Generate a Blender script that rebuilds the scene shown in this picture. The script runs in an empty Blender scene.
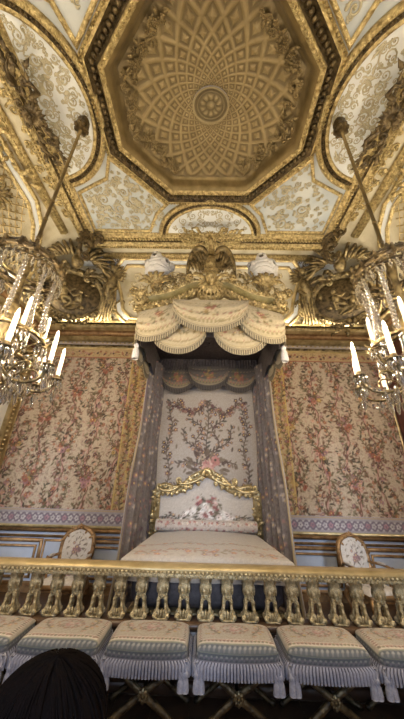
import bpy, bmesh, math, random
import numpy as np
from mathutils import Matrix, Vector
random.seed(7); rng = np.random.default_rng(11)
S = bpy.context.scene; COL = S.collection
PI = math.pi; TAU = 2*PI
A_ = lambda *a: np.array(a, float)

# ------------------------------------------------------------------ mesh builder
class MB:
    def __init__(s, fn=None): s.v=[]; s.f=[]; s.c=[]; s.n=0; s.fn=fn
    def add(s, V, F, col=None):
        V = np.asarray(V, float).reshape(-1,3)
        if s.fn is not None: V = s.fn(V)
        for Q in (F if isinstance(F, list) else [F]):
            Q = np.asarray(Q, int)
            if len(Q): s.f.append(Q + s.n)
        s.v.append(V); s.n += len(V)
        if col is None: col = np.ones((len(V),3))
        col = np.asarray(col, float)
        if col.size == 3: col = np.tile(col.reshape(1,3), (len(V),1))
        s.c.append(col)
    def build(s, name, mat, parent=None, smooth=True, colors=False, local=False):
        V = np.concatenate(s.v)
        if parent is not None and not local:
            p = parent; off = np.zeros(3)
            while p is not None: off += np.array(p.location); p = p.parent
            V = V - off
        me = bpy.data.meshes.new(name)
        me.vertices.add(len(V)); me.vertices.foreach_set('co', V.astype(np.float32).ravel())
        li = np.concatenate([f.ravel() for f in s.f]); tot = np.concatenate([np.full(len(f), f.shape[1]) for f in s.f])
        st = np.concatenate([[0], np.cumsum(tot)[:-1]])
        me.loops.add(len(li)); me.loops.foreach_set('vertex_index', li.astype(np.int32))
        me.polygons.add(len(tot)); me.polygons.foreach_set('loop_start', st.astype(np.int32))
        try: me.polygons.foreach_set('loop_total', tot.astype(np.int32))
        except Exception: pass
        me.update(calc_edges=True); me.validate()
        me.polygons.foreach_set('use_smooth', np.full(len(me.polygons), bool(smooth)))
        if colors:
            ca = me.color_attributes.new('Col', 'FLOAT_COLOR', 'POINT')
            C = np.concatenate([np.clip(np.concatenate(s.c),0,1), np.ones((len(V),1))], 1)
            ca.data.foreach_set('color', C.astype(np.float32).ravel())
        if mat: me.materials.append(mat)
        o = bpy.data.objects.new(name, me); COL.objects.link(o)
        if parent is not None: o.parent = parent
        return o

def gridF(nu, nv, cu=False, cv=False):
    i = np.arange(nu if cu else nu-1); j = np.arange(nv if cv else nv-1)
    I, J = np.meshgrid(i, j, indexing='ij'); I2=(I+1)%nu; J2=(J+1)%nv
    return np.stack([I*nv+J, I2*nv+J, I2*nv+J2, I*nv+J2], -1).reshape(-1,4)

def tube(mb, P, R, n=6, cap=True, flat=1.0, col=None, closed=False):
    P = np.asarray(P, float); k = len(P); R = np.broadcast_to(np.asarray(R, float), (k,))
    T = np.gradient(P, axis=0)
    if closed: T = np.roll(P,-1,0)-np.roll(P,1,0)
    T /= np.linalg.norm(T,axis=1)[:,None]+1e-12
    ref = A_(0,0,1) if abs(T[0][2]) < .9 else A_(1,0,0)
    N = np.zeros_like(P); a = np.cross(T[0], ref); N[0] = a/np.linalg.norm(a)
    for i in range(1,k):
        a = N[i-1]-T[i]*(N[i-1]@T[i]); N[i] = a/(np.linalg.norm(a)+1e-12)
    B = np.cross(T,N)
    an = np.arange(n)*TAU/n
    V = P[:,None]+R[:,None,None]*(N[:,None]*np.cos(an)[None,:,None]+flat*B[:,None]*np.sin(an)[None,:,None])
    F = [gridF(k,n,closed,True)]
    if cap and not closed: F += [np.array([list(range(n))[::-1]]), np.array([[(k-1)*n+q for q in range(n)]])]
    mb.add(V.reshape(-1,3), F, col)

def lathe(mb, prof, n=12, c=(0,0,0), M=None, col=None, sq=0):
    prof = np.asarray(prof, float); k=len(prof); an=(np.arange(n)+.5)*TAU/n
    r = np.ones(n)
    if sq: r = 1/np.maximum(np.abs(np.cos(an)),np.abs(np.sin(an)))**sq
    V = np.stack([prof[:,0][:,None]*(np.cos(an)*r), prof[:,0][:,None]*(np.sin(an)*r), np.repeat(prof[:,1][:,None],n,1)],-1).reshape(-1,3)
    if M is not None: V = V@np.asarray(M).T
    F=[gridF(k,n,False,True), np.array([list(range(n))[::-1]]), np.array([[(k-1)*n+q for q in range(n)]])]
    mb.add(V+np.asarray(c,float), F, col)

def blob(mb, c, r, n=8, m=6, ang=0, col=None):
    th=np.linspace(.001,PI-.001,m); an=np.arange(n)*TAU/n; r=np.broadcast_to(np.asarray(r,float),(3,))
    V=np.stack([np.sin(th)[:,None]*np.cos(an)*r[0], np.sin(th)[:,None]*np.sin(an)*r[1], np.repeat(np.cos(th)[:,None],n,1)*r[2]],-1).reshape(-1,3)
    if ang: V=V@np.array([[math.cos(ang),-math.sin(ang),0],[math.sin(ang),math.cos(ang),0],[0,0,1]]).T
    mb.add(V+np.asarray(c,float), [gridF(m,n,False,True)[:,::-1]], col)

def box(mb, lo, hi, b=0.0, col=None, M=None, off=(0,0,0)):
    lo=np.asarray(lo,float); hi=np.asarray(hi,float); c=(lo+hi)/2; e=(hi-lo)/2
    b=min(b, e.min()*.9)
    if b<=0:
        V=np.array([[x,y,z] for x in(-1,1) for y in(-1,1) for z in(-1,1)])*e
        F=[np.array([[0,1,3,2],[4,6,7,5],[0,4,5,1],[2,3,7,6],[0,2,6,4],[1,5,7,3]])]
    else:
        bm=bmesh.new()
        for x in(-1,1):
            for y in(-1,1):
                for z in(-1,1):
                    s=A_(x,y,z)
                    for k in range(3):
                        p=s*(e-b); p[k]=s[k]*e[k]; bm.verts.new(p)
        bmesh.ops.convex_hull(bm, input=bm.verts); bm.verts.index_update()
        V=np.array([v.co[:] for v in bm.verts]); d={}
        for f in bm.faces: d.setdefault(len(f.verts),[]).append([v.index for v in f.verts])
        F=[np.array(q) for q in d.values()]; bm.free()
    V=V+c
    if M is not None: V=V@np.asarray(M).T
    mb.add(V+np.asarray(off,float), F, col)

def sweep(mb, path, prof, closed=False, col=None, cap=True):
    """moulding: path in the local plane, prof = (offset to the left of travel, height)"""
    P=np.asarray(path,float); k=len(P); prof=np.asarray(prof,float); m=len(prof)
    if closed: d0=P-np.roll(P,1,0); d1=np.roll(P,-1,0)-P
    else:
        d=np.diff(P,axis=0); d0=np.vstack([d[:1],d]); d1=np.vstack([d,d[-1:]])
    d0/=np.linalg.norm(d0,axis=1)[:,None]; d1/=np.linalg.norm(d1,axis=1)[:,None]
    n0=np.stack([-d0[:,1],d0[:,0]],1); n1=np.stack([-d1[:,1],d1[:,0]],1)
    nn=n0+n1; nn/=np.linalg.norm(nn,axis=1)[:,None]; nn/=np.maximum((nn*n0).sum(1),.35)[:,None]
    V=np.zeros((k,m,3)); V[:,:,:2]=P[:,None]+nn[:,None]*prof[None,:,0:1]; V[:,:,2]=prof[None,:,1]
    F=[gridF(k,m,closed,False)]
    if cap and not closed: F+=[np.array([list(range(m))]),np.array([[(k-1)*m+q for q in range(m)][::-1]])]
    mb.add(V.reshape(-1,3),F,col)

def resample(P, step, closed=False):
    P=np.asarray(P,float)
    if closed: P=np.vstack([P,P[:1]])
    s=np.concatenate([[0],np.cumsum(np.linalg.norm(np.diff(P,axis=0),axis=1))]); n=max(2,int(round(s[-1]/step)))
    t=np.linspace(0,s[-1],n+1)[:-1] if closed else np.linspace(0,s[-1],n+1)
    return np.stack([np.interp(t,s,P[:,i]) for i in range(P.shape[1])],1)
def beads(mb, path, step, r, h=0, off=0, closed=False, n=6, m=4, asp=1.0):
    Q=resample(path,step,closed); T=np.gradient(Q,axis=0); T/=np.linalg.norm(T,axis=1)[:,None]+1e-9
    for q,t in zip(Q,T):
        blob(mb,(q[0]-t[1]*off,q[1]+t[0]*off,h),(r,r*asp,r),n,m,math.atan2(t[1],t[0]))

def bez(p0,p1,p2,p3,n=12):
    t=np.linspace(0,1,n)[:,None]; p0,p1,p2,p3=[np.asarray(p,float) for p in (p0,p1,p2,p3)]
    return (1-t)**3*p0+3*(1-t)**2*t*p1+3*(1-t)*t*t*p2+t**3*p3
def smooth(P,n=6):
    """Catmull-Rom through the points"""
    P=np.asarray(P,float); Q=np.vstack([2*P[0]-P[1],P,2*P[-1]-P[-2]]); out=[]
    for i in range(1,len(Q)-2):
        for t in np.arange(n)/n:
            a,b,c,d=Q[i-1:i+3]; out.append(.5*((2*b)+(c-a)*t+(2*a-5*b+4*c-d)*t*t+(3*b-a-3*c+d)*t**3))
    out.append(P[-1]); return np.array(out)

# ------------------------------------------------------------------ ornament in local (u, v, h)
def leaf(mb,u,v,ang,L,W,h=0,lift=.0,bend=0.0,lobes=3,n=9,thick=.35):
    t=np.linspace(0,1,n); a=ang+bend*t
    cx=u+np.cumsum(np.cos(a))*L/n; cy=v+np.cumsum(np.sin(a))*L/n
    w=W*np.sin(PI*np.clip(t,0.03,.985)**.75)*(1+.28*np.cos(lobes*TAU*t))
    hh=h+lift*np.sin(PI*t*.9)
    an=np.arange(6)*TAU/6
    V=np.zeros((n,6,3)); 
    V[:,:,0]=cx[:,None]-np.sin(a)[:,None]*w[:,None]*np.cos(an)
    V[:,:,1]=cy[:,None]+np.cos(a)[:,None]*w[:,None]*np.cos(an)
    V[:,:,2]=hh[:,None]+thick*w[:,None]*np.sin(an)
    mb.add(V.reshape(-1,3),[gridF(n,6,False,True)])
def spiral(mb,cx,cy,r,a0,sgn=1,turns=1.4,w=.02,h=0,n=18,eye=True):
    t=np.linspace(0,1,n); a=a0+sgn*TAU*turns*t; rr=r*(1-.82*t**.85)
    tube(mb,np.stack([cx+rr*np.cos(a),cy+rr*np.sin(a),np.full(n,h)],1),w*(1-.45*t),5)
    if eye: blob(mb,(cx,cy,h),w*1.3,6,4)
def sscroll(mb,p,q,w=.02,bul=.3,r=.35,h=0,leaves=True,flip=1):
    """S or C scroll between two points, a spiral at each end, leaves along it"""
    p=np.asarray(p,float); q=np.asarray(q,float); d=q-p; L=np.hypot(*d); e=d/L; n_=A_(-e[1],e[0])
    R=r*L*.5; a=math.atan2(e[1],e[0])
    c=bez(p,p+e*L*.3+n_*bul*L,q-e*L*.3+n_*bul*L*flip,q,14)
    tube(mb,np.column_stack([c,np.full(len(c),h)]),w*(.6+.5*np.sin(np.linspace(0,PI,len(c)))),6)
    spiral(mb,*(p+n_*-R*.9*np.sign(bul)),R,a+PI/2*np.sign(bul),1*np.sign(bul),1.3,w*.8,h,14)
    spiral(mb,*(q+n_*-R*.9*np.sign(bul)*flip),R,a+PI/2*np.sign(bul)*flip,-1*np.sign(bul)*flip,1.3,w*.8,h,14)
    if leaves:
        for t in (.3,.55,.78):
            x=c[int(t*13)]; leaf(mb,x[0],x[1],a+random.uniform(.5,1.1)*np.sign(bul),L*.28,w*1.5,h,.0,.8*np.sign(bul))
def rosette(mb,x,y,r,h=0,n=6):
    for k in range(n): leaf(mb,x,y,k*TAU/n,r,r*.28,h,r*.2,0,0,5)
    blob(mb,(x,y,h+r*.15),r*.28,6,4)
def shell(mb,x,y,r,h=0,n=9,a0=0,a1=PI):
    for k in range(n):
        a=a0+(a1-a0)*(k+.5)/n; rr=r*(.8+.2*math.sin(PI*(k+.5)/n)); leaf(mb,x,y,a,rr,r*1.6/n,h+.15*r,.18*r,0,0,7,.8)
    blob(mb,(x,y,h+.15*r),r*.25,8,5)
def inpoly(p,poly):
    x,y=p; c=False; n=len(poly)
    for i in range(n):
        x1,y1=poly[i]; x2,y2=poly[(i+1)%n]
        if (y1>y)!=(y2>y) and x<(x2-x1)*(y-y1)/(y2-y1)+x1: c=not c
    return c
def edgedist(p,poly):
    p=np.asarray(p); d=9
    for i in range(len(poly)):
        a=np.asarray(poly[i]); b=np.asarray(poly[(i+1)%len(poly)]); t=np.clip((p-a)@(b-a)/((b-a)@(b-a)),0,1); d=min(d,np.linalg.norm(p-a-t*(b-a)))
    return d
def arabesque(mb,poly,size=.22,w=.016,h=0,seed=1,mirror=None,tries=500):
    """scatter joined scrolls inside a polygon; mirror=(point, direction) makes it symmetric"""
    rd=random.Random(seed); poly=[np.asarray(p,float) for p in poly]; P=np.array(poly); lo=P.min(0); hi=P.max(0); done=[]
    for _ in range(tries):
        p=A_(rd.uniform(lo[0],hi[0]),rd.uniform(lo[1],hi[1])); r=size*rd.uniform(.4,1)
        if not inpoly(p,poly) or edgedist(p,poly)<r*.9: continue
        if mirror is not None:
            m0,md=np.asarray(mirror[0]),np.asarray(mirror[1]); md=md/np.hypot(*md); sd=(p-m0)@A_(-md[1],md[0])
            if sd<r*.55: continue
        if any(np.hypot(*(p-q))<(r+s)*.8 for q,s in done): continue
        done.append((p,r))
        a=rd.uniform(0,TAU); sg=rd.choice((-1,1)); lv=[(a+sg*rd.uniform(.2,2.2),rd.uniform(.5,.9)) for _ in range(4)]
        def put(p,a,sg,lv):
            spiral(mb,p[0],p[1],r*.85,a,sg,1.5,w,h,16)
            for b,k in lv: leaf(mb,p[0]+r*.7*math.cos(b),p[1]+r*.7*math.sin(b),b+sg*.9,r*k,w*1.6,h,0,sg*.9)
        put(p,a,sg,lv)
        if mirror is not None:
            nrm=A_(-md[1],md[0]); q=p-2*((p-m0)@nrm)*nrm; am=2*math.atan2(md[1],md[0])
            put(q,am-a,-sg,[(am-b,k) for b,k in lv])

# ------------------------------------------------------------------ painted embroidery (a pattern of threads, one colour per mesh point)
class Canvas:
    def __init__(s,w,h,res,bg,noise=.04):
        s.w,s.h,s.res=w,h,res; s.nx=int(w/res)+1; s.ny=int(h/res)+1
        s.a=np.ones((s.ny,s.nx,3))*np.asarray(bg); s.a*=1+noise*rng.standard_normal((s.ny,s.nx,1))
        s.X=np.linspace(0,w,s.nx); s.Y=np.linspace(0,h,s.ny)
    def dab(s,x,y,rx,ry,ang,col,al=.9):
        R=max(rx,ry)*1.3+s.res; i0=max(0,int((x-R)/s.res)); i1=min(s.nx,int((x+R)/s.res)+2); j0=max(0,int((y-R)/s.res)); j1=min(s.ny,int((y+R)/s.res)+2)
        if i0>=i1 or j0>=j1: return
        X,Y=np.meshgrid(s.X[i0:i1]-x,s.Y[j0:j1]-y); c,d=math.cos(ang),math.sin(ang)
        q=np.sqrt(((X*c+Y*d)/rx)**2+((-X*d+Y*c)/ry)**2); e=s.res*.7/min(rx,ry)
        m=np.clip((1-q)/e+.5,0,1)[...,None]*al
        s.a[j0:j1,i0:i1]=s.a[j0:j1,i0:i1]*(1-m)+np.asarray(col)*m
    def rect(s,x0,y0,x1,y1,col,al=1.0):
        i0,i1=np.searchsorted(s.X,[x0,x1]); j0,j1=np.searchsorted(s.Y,[y0,y1]); s.a[j0:j1,i0:i1]=s.a[j0:j1,i0:i1]*(1-al)+np.asarray(col)*al
    def stroke(s,P,w,col,al=.8):
        P=resample(P,w*.8)
        for p in P: s.dab(p[0],p[1],w,w,0,col,al)
    def leafs(s,x,y,ang,L,col,al=.9): s.dab(x+math.cos(ang)*L*.5,y+math.sin(ang)*L*.5,L*.5,L*.2,ang,col,al)
    def flower(s,x,y,r,col,cen,n=6):
        a=random.uniform(0,TAU)
        for k in range(n): s.dab(x+math.cos(a+k*TAU/n)*r*.58,y+math.sin(a+k*TAU/n)*r*.58,r*.5,r*.36,a+k*TAU/n,np.asarray(col)*random.uniform(.8,1.2))
        s.dab(x,y,r*.3,r*.3,0,cen)
    def bouquet(s,x,y,R,n,pal,greens,fr=.35):
        for k in range(n*2):
            a=random.uniform(0,TAU); d=R*math.sqrt(random.random()); s.leafs(x+math.cos(a)*d,y+math.sin(a)*d,a+random.uniform(-.6,.6),R*.45,random.choice(greens))
        for k in range(n):
            a=random.uniform(0,TAU); d=R*.8*math.sqrt(random.random()); s.flower(x+math.cos(a)*d,y+math.sin(a)*d,R*fr*random.uniform(.6,1.1),random.choice(pal),random.choice(greens+[(.8,.6,.25)]))
    def sprig(s,P,pal,greens,step=.05,L=.06,fr=.03,stem=.006):
        Q=resample(smooth(P),step); s.stroke(Q,stem,greens[0])
        T=np.gradient(Q,axis=0)
        for i,(q,t) in enumerate(zip(Q,T)):
            a=math.atan2(t[1],t[0])+(1 if i%2 else -1)*random.uniform(.5,1.2)
            s.leafs(q[0],q[1],a,L*random.uniform(.7,1.2),random.choice(greens))
            if random.random()<.5: s.flower(q[0]+math.cos(a)*L,q[1]+math.sin(a)*L,fr*random.uniform(.7,1.2),random.choice(pal),(.75,.55,.2),5)
    def guilloche(s,y0,y1,step,cols,bg):
        s.rect(0,y0,s.w,y1,bg); c=(y0+y1)/2; a=(y1-y0)*.3
        for ph in (0,PI):
            X=np.linspace(0,s.w,int(s.w/step*10)); s.stroke(np.stack([X,c+a*np.sin(X/step*PI+ph)],1),(y1-y0)*.07,cols[0])
        for k in range(int(s.w/step)+1):
            s.flower((k+.5)*step,c,(y1-y0)*.2,cols[1+k%(len(cols)-1)],cols[0],5); s.dab(k*step,c+a*.9,.02,.012,0,cols[-1]); s.dab(k*step,c-a*.9,.02,.012,0,cols[1])
    def sample(s,u,v):
        """u,v in 0..1"""
        i=np.clip((np.asarray(u)*(s.nx-1)).round().astype(int),0,s.nx-1); j=np.clip((np.asarray(v)*(s.ny-1)).round().astype(int),0,s.ny-1); return s.a[j,i]

def cloth(mb,cv,fn,nu=None,nv=None):
    """a canvas laid over fn(u,v)->xyz"""
    nu=nu or cv.nx; nv=nv or cv.ny; U,V=np.meshgrid(np.linspace(0,1,nu),np.linspace(0,1,nv),indexing='ij')
    P=fn(U.ravel(),V.ravel()); mb.add(P,gridF(nu,nv),cv.sample(U.ravel(),V.ravel()))

# ------------------------------------------------------------------ materials
def mat(name,base=(.8,.8,.8),rough=.5,metal=0.0,var=None,vs=8.0,bump=0.0,bs=60.0,col=False,emit=None,es=0,trans=0,sheen=0,spec=.5):
    m=bpy.data.materials.new(name); m.use_nodes=True; nt=m.node_tree; b=nt.nodes['Principled BSDF']
    b.inputs['Roughness'].default_value=rough; b.inputs['Metallic'].default_value=metal
    b.inputs['Base Color'].default_value=(*base,1); b.inputs['Specular IOR Level'].default_value=spec
    if trans: b.inputs['Transmission Weight'].default_value=trans
    if sheen: b.inputs['Sheen Weight'].default_value=sheen
    if emit: b.inputs['Emission Color'].default_value=(*emit,1); b.inputs['Emission Strength'].default_value=es
    tc=nt.nodes.new('ShaderNodeTexCoord')
    src=None
    if col:
        at=nt.nodes.new('ShaderNodeAttribute'); at.attribute_name='Col'; src=at.outputs['Color']
    if var is not None:
        nz=nt.nodes.new('ShaderNodeTexNoise'); nz.inputs['Scale'].default_value=vs; nz.inputs['Detail'].default_value=5
        nt.links.new(tc.outputs['Object'],nz.inputs['Vector'])
        rp=nt.nodes.new('ShaderNodeValToRGB'); rp.color_ramp.elements[0].position=.32; rp.color_ramp.elements[1].position=.68
        rp.color_ramp.elements[0].color=(*var,1); rp.color_ramp.elements[1].color=(*base,1)
        nt.links.new(nz.outputs['Fac'],rp.inputs['Fac'])
        if src is None: src=rp.outputs['Color']
        else:
            mx=nt.nodes.new('ShaderNodeMix'); mx.data_type='RGBA'; mx.blend_type='MULTIPLY'; mx.inputs['Factor'].default_value=1
            nt.links.new(src,mx.inputs[6]); nt.links.new(rp.outputs['Color'],mx.inputs[7]); src=mx.outputs[2]
    if src is not None: nt.links.new(src,b.inputs['Base Color'])
    if bump:
        n2=nt.nodes.new('ShaderNodeTexNoise'); n2.inputs['Scale'].default_value=bs; n2.inputs['Detail'].default_value=3
        nt.links.new(tc.outputs['Object'],n2.inputs['Vector'])
        bp=nt.nodes.new('ShaderNodeBump'); bp.inputs['Strength'].default_value=bump; bp.inputs['Distance'].default_value=.02
        nt.links.new(n2.outputs['Fac'],bp.inputs['Height']); nt.links.new(bp.outputs['Normal'],b.inputs['Normal'])
    return m
GOLD=mat('bright_gilding',(.72,.58,.30),.32,.62,(.24,.17,.065),18,1.0,45)
GOLDS=mat('smooth_gilding',(.66,.53,.29),.33,.6,(.32,.235,.105),7,.25,30)
ANT=mat('antique_gilding',(.40,.31,.155),.32,.6,(.045,.03,.014),11,.6,36)
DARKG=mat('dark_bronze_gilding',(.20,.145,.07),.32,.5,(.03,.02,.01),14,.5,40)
PALEG=mat('pale_gilt_stucco',(.60,.53,.37),.5,.2,(.48,.37,.19),9,.3,40)
PALES=mat('faint_gilt_stucco',(.56,.51,.38),.5,.12,(.40,.35,.23),9,.3,40)
DOMEM=mat('matte_gilt_dome',(1,1,1),.46,.35,(.78,.76,.72),5,.25,30,col=True)
RAILM=mat('pale_gilt_rail',(.58,.45,.23),.36,.4,(.40,.30,.135),7,.2,40)
BALM=mat('gilt_balusters',(.76,.63,.37),.36,.3,(.30,.22,.10),30,.7,60)
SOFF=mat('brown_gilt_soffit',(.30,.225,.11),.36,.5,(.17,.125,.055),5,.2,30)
CEILM=mat('grey_white_stucco',(.58,.60,.60),.6,0,(.42,.46,.50),2.2,.15,20)
LUNM=mat('white_stucco',(.74,.755,.765),.6,0,(.64,.66,.68),3,.15,20)
COVEM=mat('cream_gilt_stucco',(.58,.53,.41),.5,.1,(.40,.34,.22),3,.3,24)
WHITE=mat('white_paint',(.72,.71,.68),.45,0,(.66,.65,.62),4,.05,20)
GREYP=mat('grey_blue_daylight_paint',(.54,.58,.66),.4,0,(.46,.50,.58),4,.05,20)
PINKW=mat('pale_marbled_band',(.62,.55,.50),.4,0,(.5,.42,.37),8,.1,20)
DADOG=mat('worn_brown_gilding',(.42,.26,.12),.42,.55,(.20,.11,.05),10,.3,30)
FAB=mat('embroidered_silk',(1,1,1),.75,0,(.88,.86,.84),40,.25,220,col=True,sheen=.15,spec=.25)
FRINGE=mat('fringe_silk',(1,1,1),.8,0,(.75,.75,.78),60,.2,120,col=True,sheen=.1,spec=.2)
FRINGEC=mat('cream_fringe_silk',(1,1,1),.8,0,(.8,.78,.75),60,.2,120,col=True,sheen=.1,spec=.2)
FLOORM=mat('dark_parquet',(.10,.055,.03),.35,0,(.05,.028,.016),6,.1,20)
WALLP=mat('plain_plaster',(.50,.44,.36),.7,0,(.44,.38,.30),3,.1,20)
REDW=mat('dark_red_silk',(.14,.05,.035),.7,0,(.09,.035,.03),7,.2,60)
WAX=mat('white_wax',(.85,.80,.70),.5,0,(.80,.74,.62),20,0)
FLAME=mat('candle_bulb',(1,.9,.7),.4,emit=(1,.84,.58),es=10)
CRYS=mat('cut_crystal',(.52,.47,.40),.04,0,(.34,.30,.25),30,0,trans=.85,spec=.9)
HAIRM=mat('dark_brown_hair',(.007,.004,.0035),.9,0,(.005,.0035,.003),60,.2,160,spec=.05)
SKIN=mat('skin',(.42,.26,.19),.55,0,(.38,.23,.17),8,.05,80)
COAT=mat('dark_wool_coat',(.02,.02,.024),.85,0,(.012,.012,.015),30,.2,120)
TROU=mat('dark_denim',(.02,.025,.04),.8,0,(.014,.018,.03),30,.2,120)
def thin_glass():
    m=bpy.data.materials.new('window_glass'); m.use_nodes=True; nt=m.node_tree; nt.nodes.clear()
    o=nt.nodes.new('ShaderNodeOutputMaterial'); t=nt.nodes.new('ShaderNodeBsdfTransparent'); g=nt.nodes.new('ShaderNodeBsdfGlossy'); x=nt.nodes.new('ShaderNodeMixShader'); f=nt.nodes.new('ShaderNodeFresnel')
    t.inputs['Color'].default_value=(.94,.96,.97,1); g.inputs['Roughness'].default_value=.02
    nt.links.new(f.outputs[0],x.inputs[0]); nt.links.new(t.outputs[0],x.inputs[1]); nt.links.new(g.outputs[0],x.inputs[2]); nt.links.new(x.outputs[0],o.inputs[0]); return m
GLASS=thin_glass()
OLIVE=mat('olive_gilding',(.34,.28,.12),.42,.5,(.20,.16,.06),8,.3,40)
FEATH=mat('white_ostrich_feather',(.86,.84,.80),.85,0,(.76,.74,.70),20,.3,60,sheen=.4)
SHADEF=mat('dark_shade_silk',(.16,.14,.14),.8,0,(.10,.085,.085),18,.3,60,spec=.2)  # dark silk; in the canopy its colour stands in for the shade

# ------------------------------------------------------------------ scene bookkeeping
def tag(o,label=None,cat=None,group=None,kind=None):
    if label: o['label']=label
    if cat: o['category']=cat
    if group: o['group']=group
    if kind: o['kind']=kind
    return o
def thing(name,label,cat,loc=(0,0,0),group=None):
    o=bpy.data.objects.new(name,None); o.empty_display_size=.1; COL.objects.link(o); o.location=loc; return tag(o,label,cat,group)
def struct(name,mb,m,smooth=False,colors=False): return tag(mb.build(name,m,None,smooth,colors),kind='structure')
def dup(root,loc,rz,label):
    kids=lambda o:[c for c in list(COL.objects) if c.parent==o]
    r=root.copy(); COL.objects.link(r); r.location=loc; r.rotation_euler=(0,0,rz); r['label']=label
    def rec(a,b):
        for ch in kids(a):
            c=ch.copy(); COL.objects.link(c); c.parent=b; rec(ch,c)
    rec(root,r); return r

# ================================================================== THE ROOM
XW=4.25; YB=6.02; YR=-1.55; ZC=7.4; YC=2.3      # half width, bed wall, rear wall, ceiling, middle of the ceiling
BX=2.95; BY1=4.82; BY0=-.22                     # where the flat of the ceiling ends
m=MB(); box(m,(-XW-.3,YR-.3,-.2),(XW+.3,YB+.3,0)); fl=struct('floor',m,FLOORM)
m=MB()   # board lines of the parquet in low relief
for k in range(26):
    x=-XW+.2+k*.33; box(m,(x,YR,.0),(x+.006,YB,.003))
struct('trim_1',m,DARKG)
m=MB(); box(m,(-XW-.3,YB,0),(XW+.3,YB+.25,7.6)); struct('wall_back',m,WALLP)
m=MB(); box(m,(-XW-.25,YR-.25,0),(-XW,YB+.25,7.6)); struct('wall_left',m,REDW)
m=MB(); box(m,(XW,YR-.25,0),(XW+.25,YB+.25,7.6)); struct('wall_right',m,REDW)
# rear wall with three tall windows behind the photographer
WIN=[(-3.75,-2.35),(-.75,.65),(1.95,3.35)]; WZ0,WZ1=.35,4.7
m=MB(); xs=[-XW]+[v for w in WIN for v in w]+[XW]
for k in range(0,len(xs),2): box(m,(xs[k],YR-.25,0),(xs[k+1],YR,7.6))
for a,b in WIN: box(m,(a,YR-.25,0),(b,YR,WZ0)); box(m,(a,YR-.25,WZ1),(b,YR,7.6))
struct('wall_rear',m,WALLP)
for n,(a,b) in enumerate(WIN):
    m=MB()
    for x in (a,(a+b)/2-.04,b-.07): box(m,(x,YR-.16,WZ0),(x+.07,YR-.08,WZ1))
    for z in np.linspace(WZ0,WZ1-.06,7): box(m,(a,YR-.15,z),(b,YR-.09,z+.05))
    w=struct('window_%d'%(n+1),m,WHITE)
    g=MB(); box(g,(a,YR-.125,WZ0),(b,YR-.12,WZ1)); g.build('pane',GLASS,w)

# octagon
OX,OY,OK,OB=1.88,1.58,.88,.63
OCT=A_([-OX,-OB],[-OK,-OY],[OK,-OY],[OX,-OB],[OX,OB],[OK,OY],[-OK,OY],[-OX,OB])+A_(0,YC)   # counter-clockwise
def octr(phi,poly):
    """distance from the centre to the polygon in direction phi"""
    d=np.stack([np.cos(phi),np.sin(phi)],-1); best=np.full(np.shape(phi),9.)
    for i in range(len(poly)):
        a=poly[i]-A_(0,YC); b=poly[(i+1)%len(poly)]-A_(0,YC); e=b-a; n=A_(e[1],-e[0]); den=d@n; t=(a@n)/np.where(np.abs(den)<1e-9,1e-9,den)
        best=np.where((t>0)&(t<best),t,best)
    return best
def inset(poly,o):
    P=np.asarray(poly); d0=P-np.roll(P,1,0); d1=np.roll(P,-1,0)-P
    d0/=np.linalg.norm(d0,axis=1)[:,None]; d1/=np.linalg.norm(d1,axis=1)[:,None]
    n0=np.stack([-d0[:,1],d0[:,0]],1); n1=np.stack([-d1[:,1],d1[:,0]],1); nn=n0+n1; nn/=np.linalg.norm(nn,axis=1)[:,None]; nn/=(nn*n0).sum(1)[:,None]
    return P+nn*o
OIN=inset(OCT,.34)
CEIL=lambda V: np.stack([V[:,0],V[:,1],ZC-V[:,2]],1)
# flat of the ceiling with the octagonal opening
m=MB(); RECT=A_([-BX,BY0],[BX,BY0],[BX,BY1],[-BX,BY1]); phi=np.unique(np.concatenate([np.linspace(0,TAU,64,endpoint=False)]+[np.arctan2(P[:,1]-YC,P[:,0])%TAU for P in (OCT,RECT)]))
ro=octr(phi,RECT); ri=octr(phi,OCT)
V=np.concatenate([np.stack([r*np.cos(phi),YC+r*np.sin(phi),np.full(len(phi),ZC)],1) for r in (ri,ro)]); n=len(phi); i=np.arange(n); j=(i+1)%n
m.add(V,[np.stack([i,j,n+j,n+i],1)]); struct('ceiling',m,CEILM)
m=MB(); box(m,(-XW-.3,YR-.3,8.45),(XW+.3,YB+.3,8.6)); struct('ceiling_roof',m,WALLP)
# octagonal frame: cymas, egg rows, smooth cove inside
m=MB(CEIL); sweep(m,OCT,[(-.06,-.01),(-.06,.03),(-.02,.05),(.0,.09),(.03,.10)],True)
beads(m,inset(OCT,-.03),.06,.03,.055,0,True); sweep(m,OCT,[(.20,.10),(.22,.15),(.26,.15),(.29,.11)],True)
beads(m,inset(OCT,.245),.05,.022,.15,0,True); struct('trim_2',m,GOLD,True)
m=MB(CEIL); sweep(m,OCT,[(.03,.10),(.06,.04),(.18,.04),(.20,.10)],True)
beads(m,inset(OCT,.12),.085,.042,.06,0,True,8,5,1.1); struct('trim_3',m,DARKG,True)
m=MB(CEIL); sweep(m,OCT,[(.29,.11),(.33,.06),(.36,-.02),(.37,-.08),(.40,-.13),(.44,-.16)],True); struct('trim_4',m,SOFF,True)
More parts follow.
